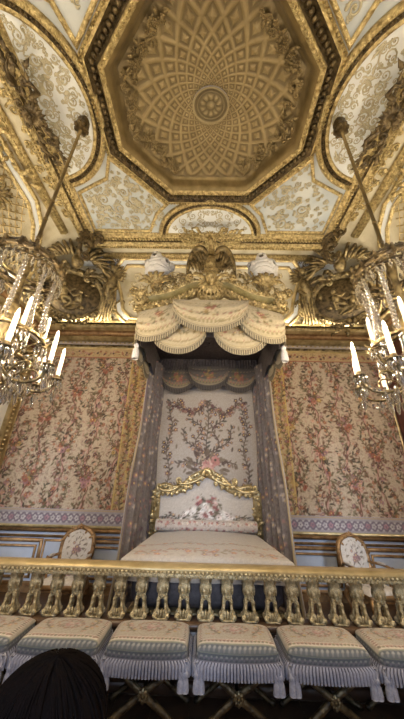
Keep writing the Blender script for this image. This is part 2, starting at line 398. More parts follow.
# coffered dome
OD=inset(OCT,.43)
nr,na=150,560; rho=np.exp(np.linspace(0,math.log(.235),nr)); ph=np.linspace(0,TAU,na,endpoint=False)
RHO,PH=np.meshgrid(rho,ph,indexing='ij'); N=20
Ro=octr(ph,OD); Re=1/np.sqrt((np.cos(ph)/1.40)**2+(np.sin(ph)/1.14)**2); k=np.clip((RHO-.72)/.28,0,1)**1.5
R=RHO*(Re[None]*(1-k)+Ro[None]*k)
def dome_z(rh): return 7.54+.40*(1-rh**2)
a=N*PH/TAU; b=N/TAU*np.log(1/RHO)*1.0; p=a+b; q=a-b
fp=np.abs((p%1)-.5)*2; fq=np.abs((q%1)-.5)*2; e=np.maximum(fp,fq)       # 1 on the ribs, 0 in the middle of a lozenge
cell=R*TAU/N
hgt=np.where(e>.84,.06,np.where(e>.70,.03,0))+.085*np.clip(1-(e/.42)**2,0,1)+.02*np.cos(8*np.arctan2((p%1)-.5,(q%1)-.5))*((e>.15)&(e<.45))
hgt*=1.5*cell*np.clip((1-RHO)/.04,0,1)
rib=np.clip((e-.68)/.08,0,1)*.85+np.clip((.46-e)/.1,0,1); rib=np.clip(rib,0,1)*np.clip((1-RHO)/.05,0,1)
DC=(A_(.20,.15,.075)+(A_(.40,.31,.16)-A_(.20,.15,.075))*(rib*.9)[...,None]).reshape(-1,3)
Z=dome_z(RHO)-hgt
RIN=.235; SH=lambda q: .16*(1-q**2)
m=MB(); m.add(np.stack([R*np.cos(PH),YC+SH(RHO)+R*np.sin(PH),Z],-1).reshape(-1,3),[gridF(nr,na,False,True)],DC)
rr=np.linspace(.235,.0005,40); RR,PP=np.meshgrid(rr,np.linspace(0,TAU,96,endpoint=False),indexing='ij')
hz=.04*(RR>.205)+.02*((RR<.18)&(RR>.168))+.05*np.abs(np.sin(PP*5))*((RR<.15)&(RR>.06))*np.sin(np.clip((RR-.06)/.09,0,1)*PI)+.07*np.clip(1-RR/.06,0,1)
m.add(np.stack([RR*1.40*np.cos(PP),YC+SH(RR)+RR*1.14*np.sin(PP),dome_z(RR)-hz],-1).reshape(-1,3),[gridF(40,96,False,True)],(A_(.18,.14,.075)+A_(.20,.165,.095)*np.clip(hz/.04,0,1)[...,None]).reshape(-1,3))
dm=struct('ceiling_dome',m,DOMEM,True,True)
# flower garlands in the corners of the dome
def DOMEMAP(V):
    r=np.hypot(V[:,0],V[:,1]); f=np.arctan2(V[:,1],V[:,0]); x=r*np.cos(f); y=r*np.sin(f)
    rh=r/ (1/np.sqrt((np.cos(f)/1.40)**2+(np.sin(f)/1.14)**2)); return np.stack([x,YC+y,7.54+.40*(1-np.minimum(rh,1.05)**2)-V[:,2]],1)
m=MB(DOMEMAP); rd=random.Random(3)
for k in range(8):
    p0=OD[k]-A_(0,YC); p1=OD[(k+1)%8]-A_(0,YC); side=abs(p0[0]+p1[0])>abs(p0[1]+p1[1])*.9
    if not side: continue
    for t in np.linspace(.03,.97,int(np.hypot(*(p1-p0))/.05)):
        for w in range(2):
            c=(p0*(1-t)+p1*t)*(.97-.13*rd.random()); 
            if rd.random()<.5: rosette(m,c[0],c[1],.05,.03,5)
            else: leaf(m,c[0],c[1],rd.uniform(0,TAU),.12,.026,.03,.02,rd.uniform(-1,1))
struct('trim_5',m,SOFF,True)

# coves between ceiling and cornice
CP=bez((0,7.36),(.78,7.30),(1.12,6.75),(1.12,5.33),40); cs=np.concatenate([[0],np.cumsum(np.hypot(*np.diff(CP,axis=0).T))]); CL=cs[-1]
CT=np.gradient(CP,axis=0); CT/=np.linalg.norm(CT,axis=1)[:,None]; CN=np.stack([CT[:,1],-CT[:,0]],1)   # towards the room and down
def cprof(s,h):
    d=np.interp(s,cs,CP[:,0])+h*np.interp(s,cs,CN[:,0]); z=np.interp(s,cs,CP[:,1])+h*np.interp(s,cs,CN[:,1]); return d,z
def s_of_z(z): return float(np.interp(-z,-CP[:,1],cs))
KX=(XW-BX)/(YB-BY1)
def COVE(side):
    def f(V):
        d,z=cprof(V[:,1],V[:,2])
        if side=='front': return np.stack([V[:,0],BY1+d,z],1)
        if side=='rear': return np.stack([V[:,0],BY0-d,z],1)
        if side=='left': return np.stack([-BX-d*KX,V[:,0],z],1)
        return np.stack([BX+d*KX,V[:,0],z],1)
    return f
for side in ('front','rear','left','right'):
    m=MB(COVE(side)); U,Sg=np.meshgrid(np.linspace(0,1,24),np.linspace(0,CL,30),indexing='ij'); d,_=cprof(Sg,0)
    if side in('front','rear'): a0=-BX-d*KX; a1=BX+d*KX
    else: a0=BY0-d; a1=BY1+d
    m.add(np.stack([a0+(a1-a0)*U,Sg,0*U],-1).reshape(-1,3),[gridF(24,30)]); struct('ceiling_cove_'+side,m,COVEM,True)

# border moulding round the flat of the ceiling
BR=A_([-BX,BY0],[BX,BY0],[BX,BY1],[-BX,BY1])
m=MB(CEIL); sweep(m,BR,[(.10,-.01),(.10,.03),(.05,.05),(.02,.10),(-.03,.10)],True); beads(m,inset(BR,.0),.075,.035,.12,0,True,6,4)
sweep(m,BR,[(-.09,.11),(-.13,.2),(-.2,.22),(-.24,.16),(-.26,.05)],True); beads(m,inset(BR,-.165),.055,.022,.225,0,True); struct('trim_6',m,GOLD,True)
m=MB(CEIL); sweep(m,BR,[(-.03,.10),(-.05,.06),(-.08,.06),(-.09,.11)],True); struct('trim_7',m,DARKG,True)
# outer gilt bar of each cove
for n,side in enumerate(('front','left','right')):
    m=MB(COVE(side)); lo,hi=(-2.75,2.75) if side=='front' else (-.1,4.6)
    sweep(m,[(lo,.52),(hi,.52)],[(-.09,0),(-.09,.03),(-.05,.06),(.03,.06),(.07,.035),(.09,0)]); beads(m,[(lo,.52),(hi,.52)],.055,.02,.06)
    struct('trim_%d'%(8+n),m,GOLD,True)

for n,side in enumerate(('front','left','right')):   # gilt cavetto at the foot of each cove
    m=MB(COVE(side)); lo,hi=(-4.0,4.0) if side=='front' else (-1.2,5.75); L_=[(lo,CL-.13),(hi,CL-.13)]
    sweep(m,L_,[(-.13,0),(-.13,.05),(-.08,.07),(-.02,.06),(.04,.03),(.10,.035),(.12,0)]); beads(m,L_,.08,.03,.055,.07); struct('trim_%d'%(75+n),m,GOLDS,True)
# lunettes and their arches on the four... three sides seen
def arc(c,r,a0,a1,n=40): a=np.linspace(a0,a1,n); return np.stack([c[0]+r*np.cos(a),c[1]+r*np.sin(a)],1)
AR=1.13
LUN={'front':((0.03,BY1-.02),PI,TAU),'left':((-BX+.10-.28,YC),-PI/2,PI/2),'right':((BX-.10+.28,YC),PI/2,PI*1.5)}
for n,(side,(c,a0,a1)) in enumerate(LUN.items()):
    r=AR if side!='front' else 1.06
    if side!='front': a0+=.22; a1-=.22
    if side=='front': pass
    P=arc(c,r,a0,a1)
    if side=='front': P[:,1]=c[1]+(P[:,1]-c[1])*.74
    m=MB(CEIL); k=len(P); mid=P[[0,-1]].mean(0); V=np.vstack([np.column_stack([P,np.full(k,.012)]),[[*mid,.012]]]); m.add(V,[np.stack([np.arange(k-1),np.arange(1,k),np.full(k-1,k)],1)])
    struct('ceiling_lunette_'+side,m,LUNM)
    m=MB(CEIL); sweep(m,P,[(.03,.01),(.03,.04),(.0,.05),(-.03,.04)]); sweep(m,P,[(-.10,.05),(-.13,.10),(-.17,.10),(-.2,.03),(-.2,-.01)]); beads(m,P,.055,.02,.1,-.15)
    struct('trim_%d'%(11+n*3),m,GOLD,True)
    m=MB(CEIL); sweep(m,P,[(-.03,.04),(-.05,.02),(-.08,.02),(-.10,.05)]); beads(m,P,.06,.024,.03,-.065); struct('trim_%d'%(12+n*3),m,DARKG,True)
    m=MB(CEIL)
    if side=='front': arabesque(m,[tuple(p) for p in A_(c[0],c[1]-.03)+(P-A_(*c))*.93],.17,.011,.016,5,((c[0],c[1]),(0,-1)),700)
    else: arabesque(m,[tuple(p) for p in (P-mid)*.93+mid],.26,.015,.016,9,((c[0],c[1]),(1,0)),900); arabesque(m,[tuple(p) for p in (P-mid)*.95+mid],.10,.010,.014,19,((c[0],c[1]),(1,0)),900)
    struct('trim_%d'%(13+n*3),m,PALES,True)
# spandrel panels: gilt arabesques on grey white, each in a gilt frame
def clip_arc(c,r,pts): return pts
n=20
for sx in (-1,1):
    for (q,yy) in (('near',-1),('far',1)):
        yb=BY1 if yy>0 else BY0
        poly=[(sx*(BX-.16),YC+yy*1.42),(sx*(BX-.16),yb-yy*.16),(sx*1.42,yb-yy*.16),(sx*1.20,yb-yy*.62),(sx*.94,YC+yy*(OY+.09)),(sx*(OX+.05),YC+yy*(OB+.10)),(sx*2.10,YC+yy*1.12)]
        if sx*yy<0: poly=poly[::-1]
        P=np.array(poly)
        m=MB(CEIL); sweep(m,P,[(-.035,-.01),(-.03,.035),(.0,.045),(.03,.035),(.035,-.01)],True); struct('trim_%d'%n,m,GOLD,True); n+=1
        m=MB(CEIL); c=P.mean(0); arabesque(m,[tuple(p) for p in c+(P-c)*.92],.2,.02,.01,21+(yy>0),((sx*1.0,YC+yy*1.0),(sx*.95,yy*1.0)) ,900)
        arabesque(m,[tuple(p) for p in c+(P-c)*.95],.09,.012,.01,31,None,260)
        struct('trim_%d'%n,m,PALES,True); n+=1

# cornice above the tapestries, on the three walls seen
CPATH=A_([XW,YR],[XW,YB],[-XW,YB],[-XW,YR])
FL=lambda V: V
PROF=lambda pts:[(o,z) for o,z in pts]
m=MB(); sweep(m,CPATH,[(0,4.99),(.10,5.02),(.12,5.06),(.16,5.08)]); sweep(m,CPATH,[(.22,5.21),(.27,5.23),(.30,5.29),(.30,5.34),(.24,5.38),(0,5.38)]); beads(MB(),[(0,0),(1,0)],.5,.1)
struct('trim_30',m,GOLDS,True)
m=MB(); sweep(m,CPATH,[(.16,5.08),(.14,5.12),(.16,5.19),(.22,5.21)]); struct('trim_31',m,DADOG,True)
m=MB(); sweep(m,CPATH,[(0,4.90),(.06,4.90),(.07,4.97),(.0,4.99)]); struct('trim_32',m,PINKW,True)
m=MB(); sweep(m,CPATH,[(0,4.80),(.05,4.80),(.06,4.88),(.04,4.90),(0,4.90)]); struct('trim_33',m,ANT,True)
m=MB()
for side,(p,q) in {'b':((-XW,YB),(XW,YB)),}.items():
    Q=resample([p,q],.075)
    for x,y in Q: blob(m,(x,y-.31,5.315),(.026,.02,.024),6,4)
    for x,y in resample([p,q],.11): blob(m,(x,y-.075,4.94),(.03,.02,.022),6,4)
struct('trim_34',m,GOLD,True)

# frame and relief of the front cove
s7,s55=.42,s_of_z(5.55)
half=[(-2.02,s55),(-2.32,s55-.32),(-2.42,s_of_z(6.35)),(-2.55,s_of_z(6.75)),(-2.2,.66)]
FR=np.array(half+[(-x,y) for x,y in half[::-1]])
F=COVE('front')
m=MB(F); sweep(m,FR,[(-.15,0),(-.15,.05),(-.10,.09),(-.05,.07),(-.04,.03)],True); sweep(m,FR,[(.06,.03),(.07,.07),(.12,.07),(.15,.0)],True); beads(m,FR,.06,.022,.085,-.1,True); struct('trim_35',m,GOLDS,True)
m=MB(F); sweep(m,FR,[(-.04,.03),(.0,.045),(.06,.03)],True); struct('trim_36',m,LUNM,True)
m=MB(F)
for sx in (-1,1):
    arabesque(m,[(sx*.3,.85),(sx*2.1,.85),(sx*2.2,1.2),(sx*2.1,s55-.45),(sx*1.8,s55-.15),(sx*.3,s55-.15)][::sx],.17,.018,.01,41,None,700)
struct('trim_37',m,PALEG,True)
m=MB(F)
for sx in (-1,1):
    for k in range(5):   # dark running scroll in the grey strip beside the frame
        spiral(m,sx*(2.42+.17*k),.62+.03*(k%2),.09,PI/2,sx,1.5,.018,.02); leaf(m,sx*(2.42+.17*k),.7,PI/2+sx*.8,.13,.03,.02,.0,.5)
struct('trim_38',m,DARKG,True)
m=MB(F); box(m,(-3.35,.62-.14,.0),(-2.28,.62+.17,.012)); box(m,(2.28,.48,.0),(3.35,.79,.012)); struct('trim_39',m,GREYP)
# side coves: trellis panel in a shaped frame, palm sprays
for n,side in enumerate(('left','right')):
    F=COVE(side); PN=A_([.55,.78],[3.7,.78],[4.15,.95],[4.5,1.3],[4.7,1.75],[4.7,2.3],[.55,2.3])
    m=MB(F); sweep(m,PN,[(-.12,0),(-.12,.06),(-.08,.08),(-.04,.03)],True); sweep(m,PN,[(.05,.03),(.07,.06),(.12,.0)],True); struct('trim_%d'%(40+n*4),m,GOLD,True)
    m=MB(F); sweep(m,PN,[(-.04,.03),(.0,.045),(.05,.03)],True); struct('trim_%d'%(41+n*4),m,LUNM,True)
    m=MB(F)
    for k in range(-22,44):   # lozenge trellis with a flower in each opening
        for sg in (1,-1):
            L=[(x,(.9 + (sg*(x-.6)+k*.2) )) for x in np.linspace(.65,4.6,80)]; L=[p for p in L if .88<p[1]<2.25 and p[0]<3.75+ .6*(p[1]-.8)]
            if len(L)>2: tube(m,[(u,v,.006) for u,v in L],.012,4)
    for iu in range(38):
        for iv in range(14):
            u=.7+iu*.1; v=.95+iv*.1
            if (iu+iv)%2==0 and u<3.65+.6*(v-.8): blob(m,(u,v,.008),(.026,.026,.015),6,4)
    struct('trim_%d'%(42+n*4),m,GOLDS,True)
    m=MB(F)
    for (u,v,a) in ((1.7,1.2,1.2),(2.55,1.45,.2),(3.15,1.35,-.3),(2.2,2.0,.8),(3.3,1.75,2.0),(2.85,1.05,2.8),(2.6,.95,1.2)):
        for k in range(7): leaf(m,u,v,a+(k-3)*.33,.42-.03*abs(k-3),.035,.05,.07,(k-3)*.22)
    struct('trim_%d'%(43+n*4),m,ANT,True)
    m=MB(F); arabesque(m,[(.2,.12),(4.4,.12),(4.4,.42),(.2,.42)],.14,.02,.01,61,None,900); arabesque(m,[(.3,.62),(3.5,.62),(3.5,.74),(.3,.74)],.07,.018,.01,62,None,700)
    for k in range(26): leaf(m,random.uniform(1.6,3.4),random.uniform(.66,1.0),random.uniform(0,TAU),.3,.05,.06,.06,random.uniform(-1,1))
    struct('trim_%d'%(70+n),m,GOLD,True)

# dado
m=MB(); box(m,(-XW,YB-.03,0),(XW,YB,.93)); struct('trim_50',m,GREYP)  # white dado with the blue of the daylight put into its colour
WB=lambda Y: (lambda V: np.stack([V[:,0],Y-V[:,2],V[:,1]],1))
m=MB(WB(YB-.03)); 
sweep(m,[(XW,.93),(-XW,.93)],[(-.03,.0),(-.03,.05),(.0,.07),(.03,.05),(.03,.0)])
for a,b in ((-4.1,-3.0),(-2.55,-1.35),(1.35,2.55),(3.0,4.1)):
    for (i,w) in ((0,.03),(.09,.018)):
        sweep(m,[(a+i,.12+i),(b-i,.12+i),(b-i,.76-i),(a+i,.76-i)],[(-w,0),(-w,.025),(0,.04),(w,.025),(w,0)],True)
sweep(m,[(XW,.83),(-XW,.83)],[(-.02,.0),(-.02,.03),(.02,.03),(.02,.0)])
for x in (-2.78,2.78): sweep(m,[(x-.16,.14),(x+.16,.14),(x+.16,.76),(x-.16,.76)],[(-.02,0),(0,.03),(.02,0)],True); rosette(m,x,.45,.1,.02)
struct('trim_51',m,DADOG,True)
m=MB(WB(YB-.03)); box(m,(-XW,0,0),(XW,.10,.05)); struct('baseboard_back',m,DADOG)
# left wall: gilt frame upright by the corner; right wall likewise
WS=lambda X,sg: (lambda V: np.stack([X+sg*V[:,2],V[:,0],V[:,1]],1))
for n,(X,sg) in enumerate(((-XW,1),(XW,-1))):
    ye=5.80 if sg>0 else 5.05
    m=MB(WS(X,sg)); sweep(m,[(2.0,0),(2.0,4.55),(ye,4.55),(ye,0)],[(-.14,0),(-.14,.06),(-.1,.09),(0,.05),(.08,.1),(.12,.05),(.12,0)]); beads(m,[(ye,0),(ye,4.5)],.09,.04,.07)
    struct('trim_%d'%(52+n),m,GOLDS,True)
    m=MB(WS(X,sg)); box(m,(2.1,0,0),(ye-.1,4.45,.015)); struct('trim_%d'%(54+n),m,WHITE)

# ================================================================== HANGINGS AND BED
RUST,MAUVE,PLUM,BLUSH,OCHRE=(.34,.12,.08),(.32,.17,.19),(.10,.04,.055),(.54,.31,.25),(.48,.32,.12)
OLV,BRN,SAGE,DKG=(.14,.115,.06),(.16,.085,.05),(.25,.21,.13),(.06,.05,.035)
PAL=[RUST,MAUVE,PLUM,BLUSH,RUST,PLUM]; GRN=[OLV,BRN,SAGE,DKG,BRN]
def brocade(w,h,bedside):
    cv=Canvas(w,h,.0125,(.54,.44,.325),.08)
    for k in range(int(w/.04)): cv.rect(k*.04,0,k*.04+.015,h,(.48,.38,.27),.5)
    for y in np.arange(0,h,.042):     # small scattered leaves and petals over the whole ground
        for x in np.arange(0,w,.06):
            if random.random()<.72: cv.leafs(x+random.uniform(-.03,.03),y+random.uniform(-.03,.03),random.uniform(0,TAU),random.uniform(.03,.07),random.choice([(.36,.26,.18),(.42,.24,.20),(.30,.24,.18),(.24,.16,.13),(.46,.34,.26)]),.85)
    step=.56; n=int(w/step)+2
    for c in range(n):
        x0=.12+c*step; ph=c*PI*.5
        Y=np.linspace(-.1,h+.1,60); X=x0+.07*np.sin(Y*TAU/1.2+ph)
        cv.stroke(np.stack([X,Y],1),.022,(.52,.30,.25),.75); cv.stroke(np.stack([X+.03*np.cos(Y*TAU/.33),Y],1),.010,BRN,.7)
        for y in np.arange(-.2+.05*(c%2),h+.3,.10):
            x=x0+.07*math.sin(y*TAU/1.2+ph)
            for q in range(8):
                a=random.uniform(0,TAU); d=random.uniform(.03,.2); cv.leafs(x+d*math.cos(a),y+d*math.sin(a),a+random.uniform(-.8,.8),random.uniform(.05,.11),random.choice(GRN))
            for q in range(2):
                a=random.uniform(0,TAU); d=random.uniform(.05,.22); cv.flower(x+d*math.cos(a),y+d*math.sin(a),random.uniform(.025,.045),random.choice(PAL),OCHRE,5)
        for y in np.arange(.25+.6*(c%2),h,1.2):
            cv.bouquet(x0+.02,y,.17,8,[RUST,BLUSH,RUST,MAUVE,OCHRE],GRN,.34)
            for sg in (-1,1):
                P=[(x0,y),(x0+sg*.14,y+.14),(x0+sg*.24,y+.32),(x0+sg*.18,y+.5)]; cv.sprig(P,PAL,GRN,.04,.07,.03,.009)
    B=.62   # vertical border beside the bed, widened to hold the warm glow in its colour
    a,b=((w-B,w) if bedside=='right' else (0,B)); cv.rect(a,0,b,h,(.46,.32,.12),.55); c=(a+b)/2
    for q in (a+.02,b-.02,(a*.35+b*.65),(a*.65+b*.35)): cv.stroke([(q,0),(q,h)],.012,(.60,.45,.17))
    for cc in (c-.19,c,c+.19):
        cv.sprig([(cc+.05*math.sin(y*5),y) for y in np.arange(0,h+.1,.12)],[RUST,PLUM,BLUSH,OCHRE],GRN,.05,.08,.035,.009)
        for y in np.arange(.1,h,.16): cv.bouquet(cc+random.uniform(-.05,.05),y,.065,2,[RUST,RUST,BLUSH,MAUVE],GRN,.45)
    cv.rect(0,h-.26,w,h,(.55,.40,.20),.8); cv.stroke([(0,h-.02),(w,h-.02)],.012,(.60,.44,.17)); cv.stroke([(0,h-.26),(w,h-.26)],.012,RUST)
    for x in np.arange(.05,w,.09): cv.bouquet(x,h-.14,.07,2,[RUST,BLUSH,PLUM],GRN,.45)
    t=Canvas(w,.30,.0125,(.4,.36,.4),.05); t.guilloche(.03,.27,.115,[(.20,.16,.20),(.56,.52,.52),(.40,.22,.26),(.56,.52,.50)],(.38,.345,.36))
    t.stroke([(0,.02),(w,.02)],.014,(.5,.42,.24)); t.stroke([(0,.285),(w,.285)],.012,(.48,.36,.22)); cv.a[:t.ny]=t.a[:, :cv.nx]
    return cv
for name,x0,x1,side,lab in (('wall_hanging',-4.21,-1.18,'right','flowered cream brocade wall hanging with gold border, on the left of the bed'),
                            ('wall_hanging',1.22,4.21,'left','flowered cream brocade wall hanging with gold border, on the right of the bed')):
    z0,z1=.985,4.80; cv=brocade(x1-x0,z1-z0,side); m=MB()
    cloth(m,cv,lambda u,v:np.stack([x0+(x1-x0)*u,YB-.05-.004*np.sin(u*40),z0+(z1-z0)*v],1))
    box(m,(x0,YB-.045,z0),(x1,YB-.002,z1),0,(.4,.32,.22))
    o=m.build(name,FAB,None,True,True); tag(o,lab,'wall hanging')
    g=MB(WB(YB-.05)); sweep(g,[(x0,z0),(x1,z0),(x1,z1),(x0,z1)],[(-.02,0),(-.02,.02),(.0,.035),(.02,.02),(.02,0)],True)
    e=g.build('gilt_edging',GOLDS,o)

BXC=.06   # the bed stands on the middle line
# embroidered panel at the head, inside the canopy
cv=Canvas(2.2,3.35,.0125,(.43,.385,.345),.05)
DK=[(.10,.07,.06),(.16,.12,.09),(.08,.075,.06),(.2,.16,.12)]; DP=[(.22,.11,.10),(.14,.07,.085),(.36,.22,.19),(.09,.05,.055)]
for x in (.30,1.90):
    cv.sprig([(x+.05*math.sin(y*7),y) for y in np.arange(.9,2.6,.13)],DP,DK,.045,.09,.04,.01); cv.bouquet(x,2.5,.11,6,DP,DK,.3)
for sg in (-1,1):
    cv.sprig([(1.1,2.62),(1.1+sg*.2,2.38),(1.1+sg*.45,2.36),(1.1+sg*.68,2.58)],DP,DK,.035,.09,.045,.012)
    for q in range(6): cv.bouquet(1.1+sg*(.14+.1*q),2.55-.2*math.sin(PI*(q+.7)/6.4),.075,3,DP,DK,.45)
    cv.sprig([(1.1,1.3),(1.1+sg*.25,1.7),(1.1+sg*.1,2.0),(1.1+sg*.35,2.2)],DP,DK,.05,.10,.035,.01)
    cv.sprig([(1.1,1.25),(1.1+sg*.35,1.35),(1.1+sg*.6,1.3)],DP,DK,.05,.09,.04,.01)
    cv.sprig([(1.1,1.05),(1.1+sg*.4,.95),(1.1+sg*.72,.86)],DP,DK,.06,.09,.04,.01)
    cv.sprig([(1.1,1.5),(1.1+sg*.45,1.75),(1.1+sg*.5,2.0)],DP,DK,.05,.08,.03,.01)
    for q in range(8): cv.leafs(1.1+sg*random.uniform(.3,.75),random.uniform(.85,2.2),random.uniform(0,TAU),.10,random.choice(DK))
cv.sprig([(1.1,1.3),(1.08,1.7),(1.12,2.1),(1.1,2.6)],DP,DK,.05,.10,.035,.01)
cv.bouquet(1.1,1.18,.34,20,[(.46,.22,.20),(.58,.42,.36),(.30,.13,.11),(.44,.36,.28)],DK,.25)
cv.dab(1.1,1.2,.12,.10,0,(.62,.38,.33),.6); cv.flower(1.1,1.2,.1,(.62,.36,.32),(.4,.15,.12),7)
m=MB(); cloth(m,cv,lambda u,v:np.stack([BXC-1.1+2.2*u,YB-.16+0*u,.85+3.35*v],1)); box(m,(BXC-1.1,YB-.155,.85),(BXC+1.1,YB-.07,4.2),0,(.3,.27,.25))
hg=tag(m.build('bed_backcloth',FAB,None,True,True),'pale silk backcloth embroidered with a rose bouquet, hanging behind the headboard','bed hanging')

# ---- the bed
BW=.92; BY_F,BY_B=3.80,5.72; BZ=.99
bed=thing('bed','wide state bed under the canopy with pale flowered coverlet and gilt headboard','bed',(BXC,4.75,0))
m=MB(); box(m,(BXC-BW+.03,BY_F+.06,.14),(BXC+BW-.03,BY_B,.5),.03); m.build('bed_base',ANT,bed)
for x in(-.82,.82):
    for y in (BY_F+.16,BY_B-.1):
        m=MB(); lathe(m,[(.05,0),(.07,.03),(.045,.08),(.07,.15)],10,(BXC+x,y,0)); m.build('foot',ANT,bed)
cv=Canvas(2.34,2.3,.0125,(.47,.43,.39),.04)
P2=[(.46,.36,.33),(.5,.42,.38),(.42,.36,.34)]; G2=[(.42,.37,.30),(.46,.41,.34),(.44,.38,.32)]
for y in np.arange(.1,2.3,.2):
    for x in np.arange(.1+.1*(int(y*5)%2),2.34,.24): cv.bouquet(x+random.uniform(-.04,.04),y,.07,3,P2,G2,.4)
for y in (.42,.85): cv.sprig([(x,y+.06*math.sin(x*9)) for x in np.arange(.2,2.2,.1)],[(.42,.2,.16),(.3,.2,.2)],[(.3,.25,.18),(.36,.24,.2)],.05,.08,.035)
U,V=np.meshgrid(np.linspace(0,1,cv.nx),np.linspace(0,1,cv.ny),indexing='ij'); 
def coverlet(u,v):
    a=(u-.5)*2.34; b=v*2.3; r=.07
    def fold(t,half):   # distance along the cloth -> (flat, drop)
        s=abs(t)-(half-r); f=np.where(s<0,abs(t),half-r+r*np.sin(np.clip(s/r,0,PI/2))); dr=np.where(s<0,0,r*(1-np.cos(np.clip(s/r,0,PI/2)))+np.maximum(s-r*PI/2,0)); return np.sign(t)*f,dr
    x,d1=fold(a,BW); yb=b-.2; t=np.where(yb<0.1,yb-.1,0); f,d2=fold(t-(1.0-.1) ,1.0-.1+0.1) if False else (0,0)
    s=np.maximum(r-yb,0); y=np.where(yb>r,yb,r-r*np.sin(np.clip(s/r,0,PI/2))); d2=np.where(yb>r,0,r*(1-np.cos(np.clip(s/r,0,PI/2)))+np.maximum(s-r*PI/2,0))
    z=BZ+.05*np.cos(np.clip(x/BW,-1,1)*PI/2)*np.clip(y*4,0,1)-np.maximum(d1,d2)
    y=BY_F+y/2.1*(BY_B-BY_F)
    x=x*(1.0+.10*np.clip((BY_B-y)/(BY_B-BY_F),0,1)); return np.stack([BXC+x,y-.01*np.sin(x*30)*(d2>.2),z],1)
m=MB(); cloth(m,cv,coverlet); m.build('coverlet',FAB,bed,True,True)
m=MB(); box(m,(BXC-BW+.05,BY_F+.06,.5),(BXC+BW-.05,BY_B,.9),.08); m.build('mattress',SHADEF,bed)
# headboard: carved gilt arch round an embroidered panel, long bolster in front
HX=.93
top=[(-HX,1.60),(-.80,1.70),(-.62,1.66),(-.42,1.72),(-.25,1.86),(-.1,1.93),(0,1.96)]; top=smooth(top+[(-x,z) for x,z in top[-2::-1]],5); 
m=MB(WB(5.70)); path=np.vstack([[(-HX,.85)],top,[(HX,.85)]]); path[:,0]+=BXC
sweep(m,path,[(-.07,0),(-.07,.05),(-.03,.09),(.02,.07),(.05,.10),(.09,.06),(.09,0)]); beads(m,path,.06,.025,.09,.035)
for q in resample(path,.11):
    for sg in (-1,1): leaf(m,q[0],q[1],random.uniform(0,TAU),.12,.03,.09,.03,sg*.8)
for sg in (-1,1):
    sscroll(m,(BXC+sg*.08,1.92),(BXC+sg*.5,1.78),.03,-.15*sg,.3,.11,True); sscroll(m,(BXC+sg*.52,1.74),(BXC+sg*.88,1.68),.028,-.2*sg,.3,.11,True)
shell(m,BXC,1.93,.16,.09); m.build('headboard_frame',GOLDS,bed)
cv=Canvas(1.8,1.1,.0125,(.52,.48,.44),.04)
W_=[(.82,.80,.78),(.78,.75,.74),(.7,.6,.58)]; K_=[(.06,.06,.045),(.12,.10,.07),(.18,.16,.11)]
cv.bouquet(.9,.42,.20,16,W_,K_,.26); cv.bouquet(.9,.44,.26,8,[(.30,.12,.12)],K_,.16)
for sg in (-1,1):
    cv.bouquet(.9+sg*.28,.44,.15,9,W_,K_,.32); cv.bouquet(.9+sg*.46,.42,.11,5,W_,K_,.35); cv.sprig([(.9+sg*.5,.42),(.9+sg*.66,.5),(.9+sg*.8,.42)],DP,K_,.04,.07,.03,.01)
    cv.bouquet(.9+sg*.16,.66,.09,4,[(.5,.2,.2),(.3,.1,.12),(.7,.5,.48)],K_,.4)
m=MB(); ht=lambda x: np.interp(x,top[:,0],top[:,1])
cloth(m,cv,lambda u,v:np.stack([BXC-.9+1.8*u,5.655+0*u,.9+(ht(-.9+1.8*u)-.9)*v],1),73,45); m.build('headboard_panel',FAB,bed,True,True)
cv=Canvas(1.8,.55,.0125,(.50,.44,.40),.05)
for r_ in (.05,.2,.34,.48):
    for x in np.arange(.06,1.8,.13): cv.bouquet(x,r_,.05,3,[(.62,.6,.56),(.45,.2,.18),(.25,.1,.12)],[(.2,.15,.1),(.15,.13,.1)],.5)
m=MB(); cloth(m,cv,lambda u,v:np.stack([BXC-.88+1.76*u,5.55-.09*np.cos(v*TAU),1.11+.09*np.sin(v*TAU)],1))
for sg in(-1,1): blob(m,(BXC+sg*.88,5.55,1.11),(.02,.09,.09),10,7,0,(.5,.44,.4))
m.build('bolster',FAB,bed,True,True)

# ---- the canopy
CW,CY0,CY1=1.18,3.92,5.84
can=thing('bed_canopy','carved gilt bed canopy with scalloped fringed valances, eagle crest and white plumes','bed canopy',(BXC,CY0,3.75))
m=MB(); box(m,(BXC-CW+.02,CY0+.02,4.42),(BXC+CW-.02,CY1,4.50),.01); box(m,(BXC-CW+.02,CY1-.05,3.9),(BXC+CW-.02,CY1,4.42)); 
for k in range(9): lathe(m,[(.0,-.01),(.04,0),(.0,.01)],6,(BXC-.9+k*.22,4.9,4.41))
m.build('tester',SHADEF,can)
VBG=(.54,.46,.31)
def valance_canvas(w,h,seed):
    random.seed(seed); cv=Canvas(w,h,.0125,VBG,.05)
    for x in np.arange(.07,w,.13):
        cv.bouquet(x,h*.42,.05,2,[(.30,.12,.10),(.26,.19,.08),(.42,.24,.18)],[(.18,.16,.08),(.22,.18,.09)],.5)
    cv.bouquet(w/2,h*.62,.14,9,[(.34,.13,.11),(.30,.21,.09)],[(.18,.16,.08)],.32)
    for x in np.arange(.03,w,.07): cv.dab(x,h*.2,.026,.028,.4,(.30,.25,.13)); cv.dab(x+.035,h*.26,.014,.014,0,(.34,.16,.12)); cv.dab(x,h*.80,.018,.014,.8,(.36,.30,.18))
    cv.stroke([(0,h*.1),(w,h*.1)],.012,(.45,.37,.22)); cv.stroke([(0,h*.3),(w,h*.3)],.01,(.48,.40,.26))
    return cv
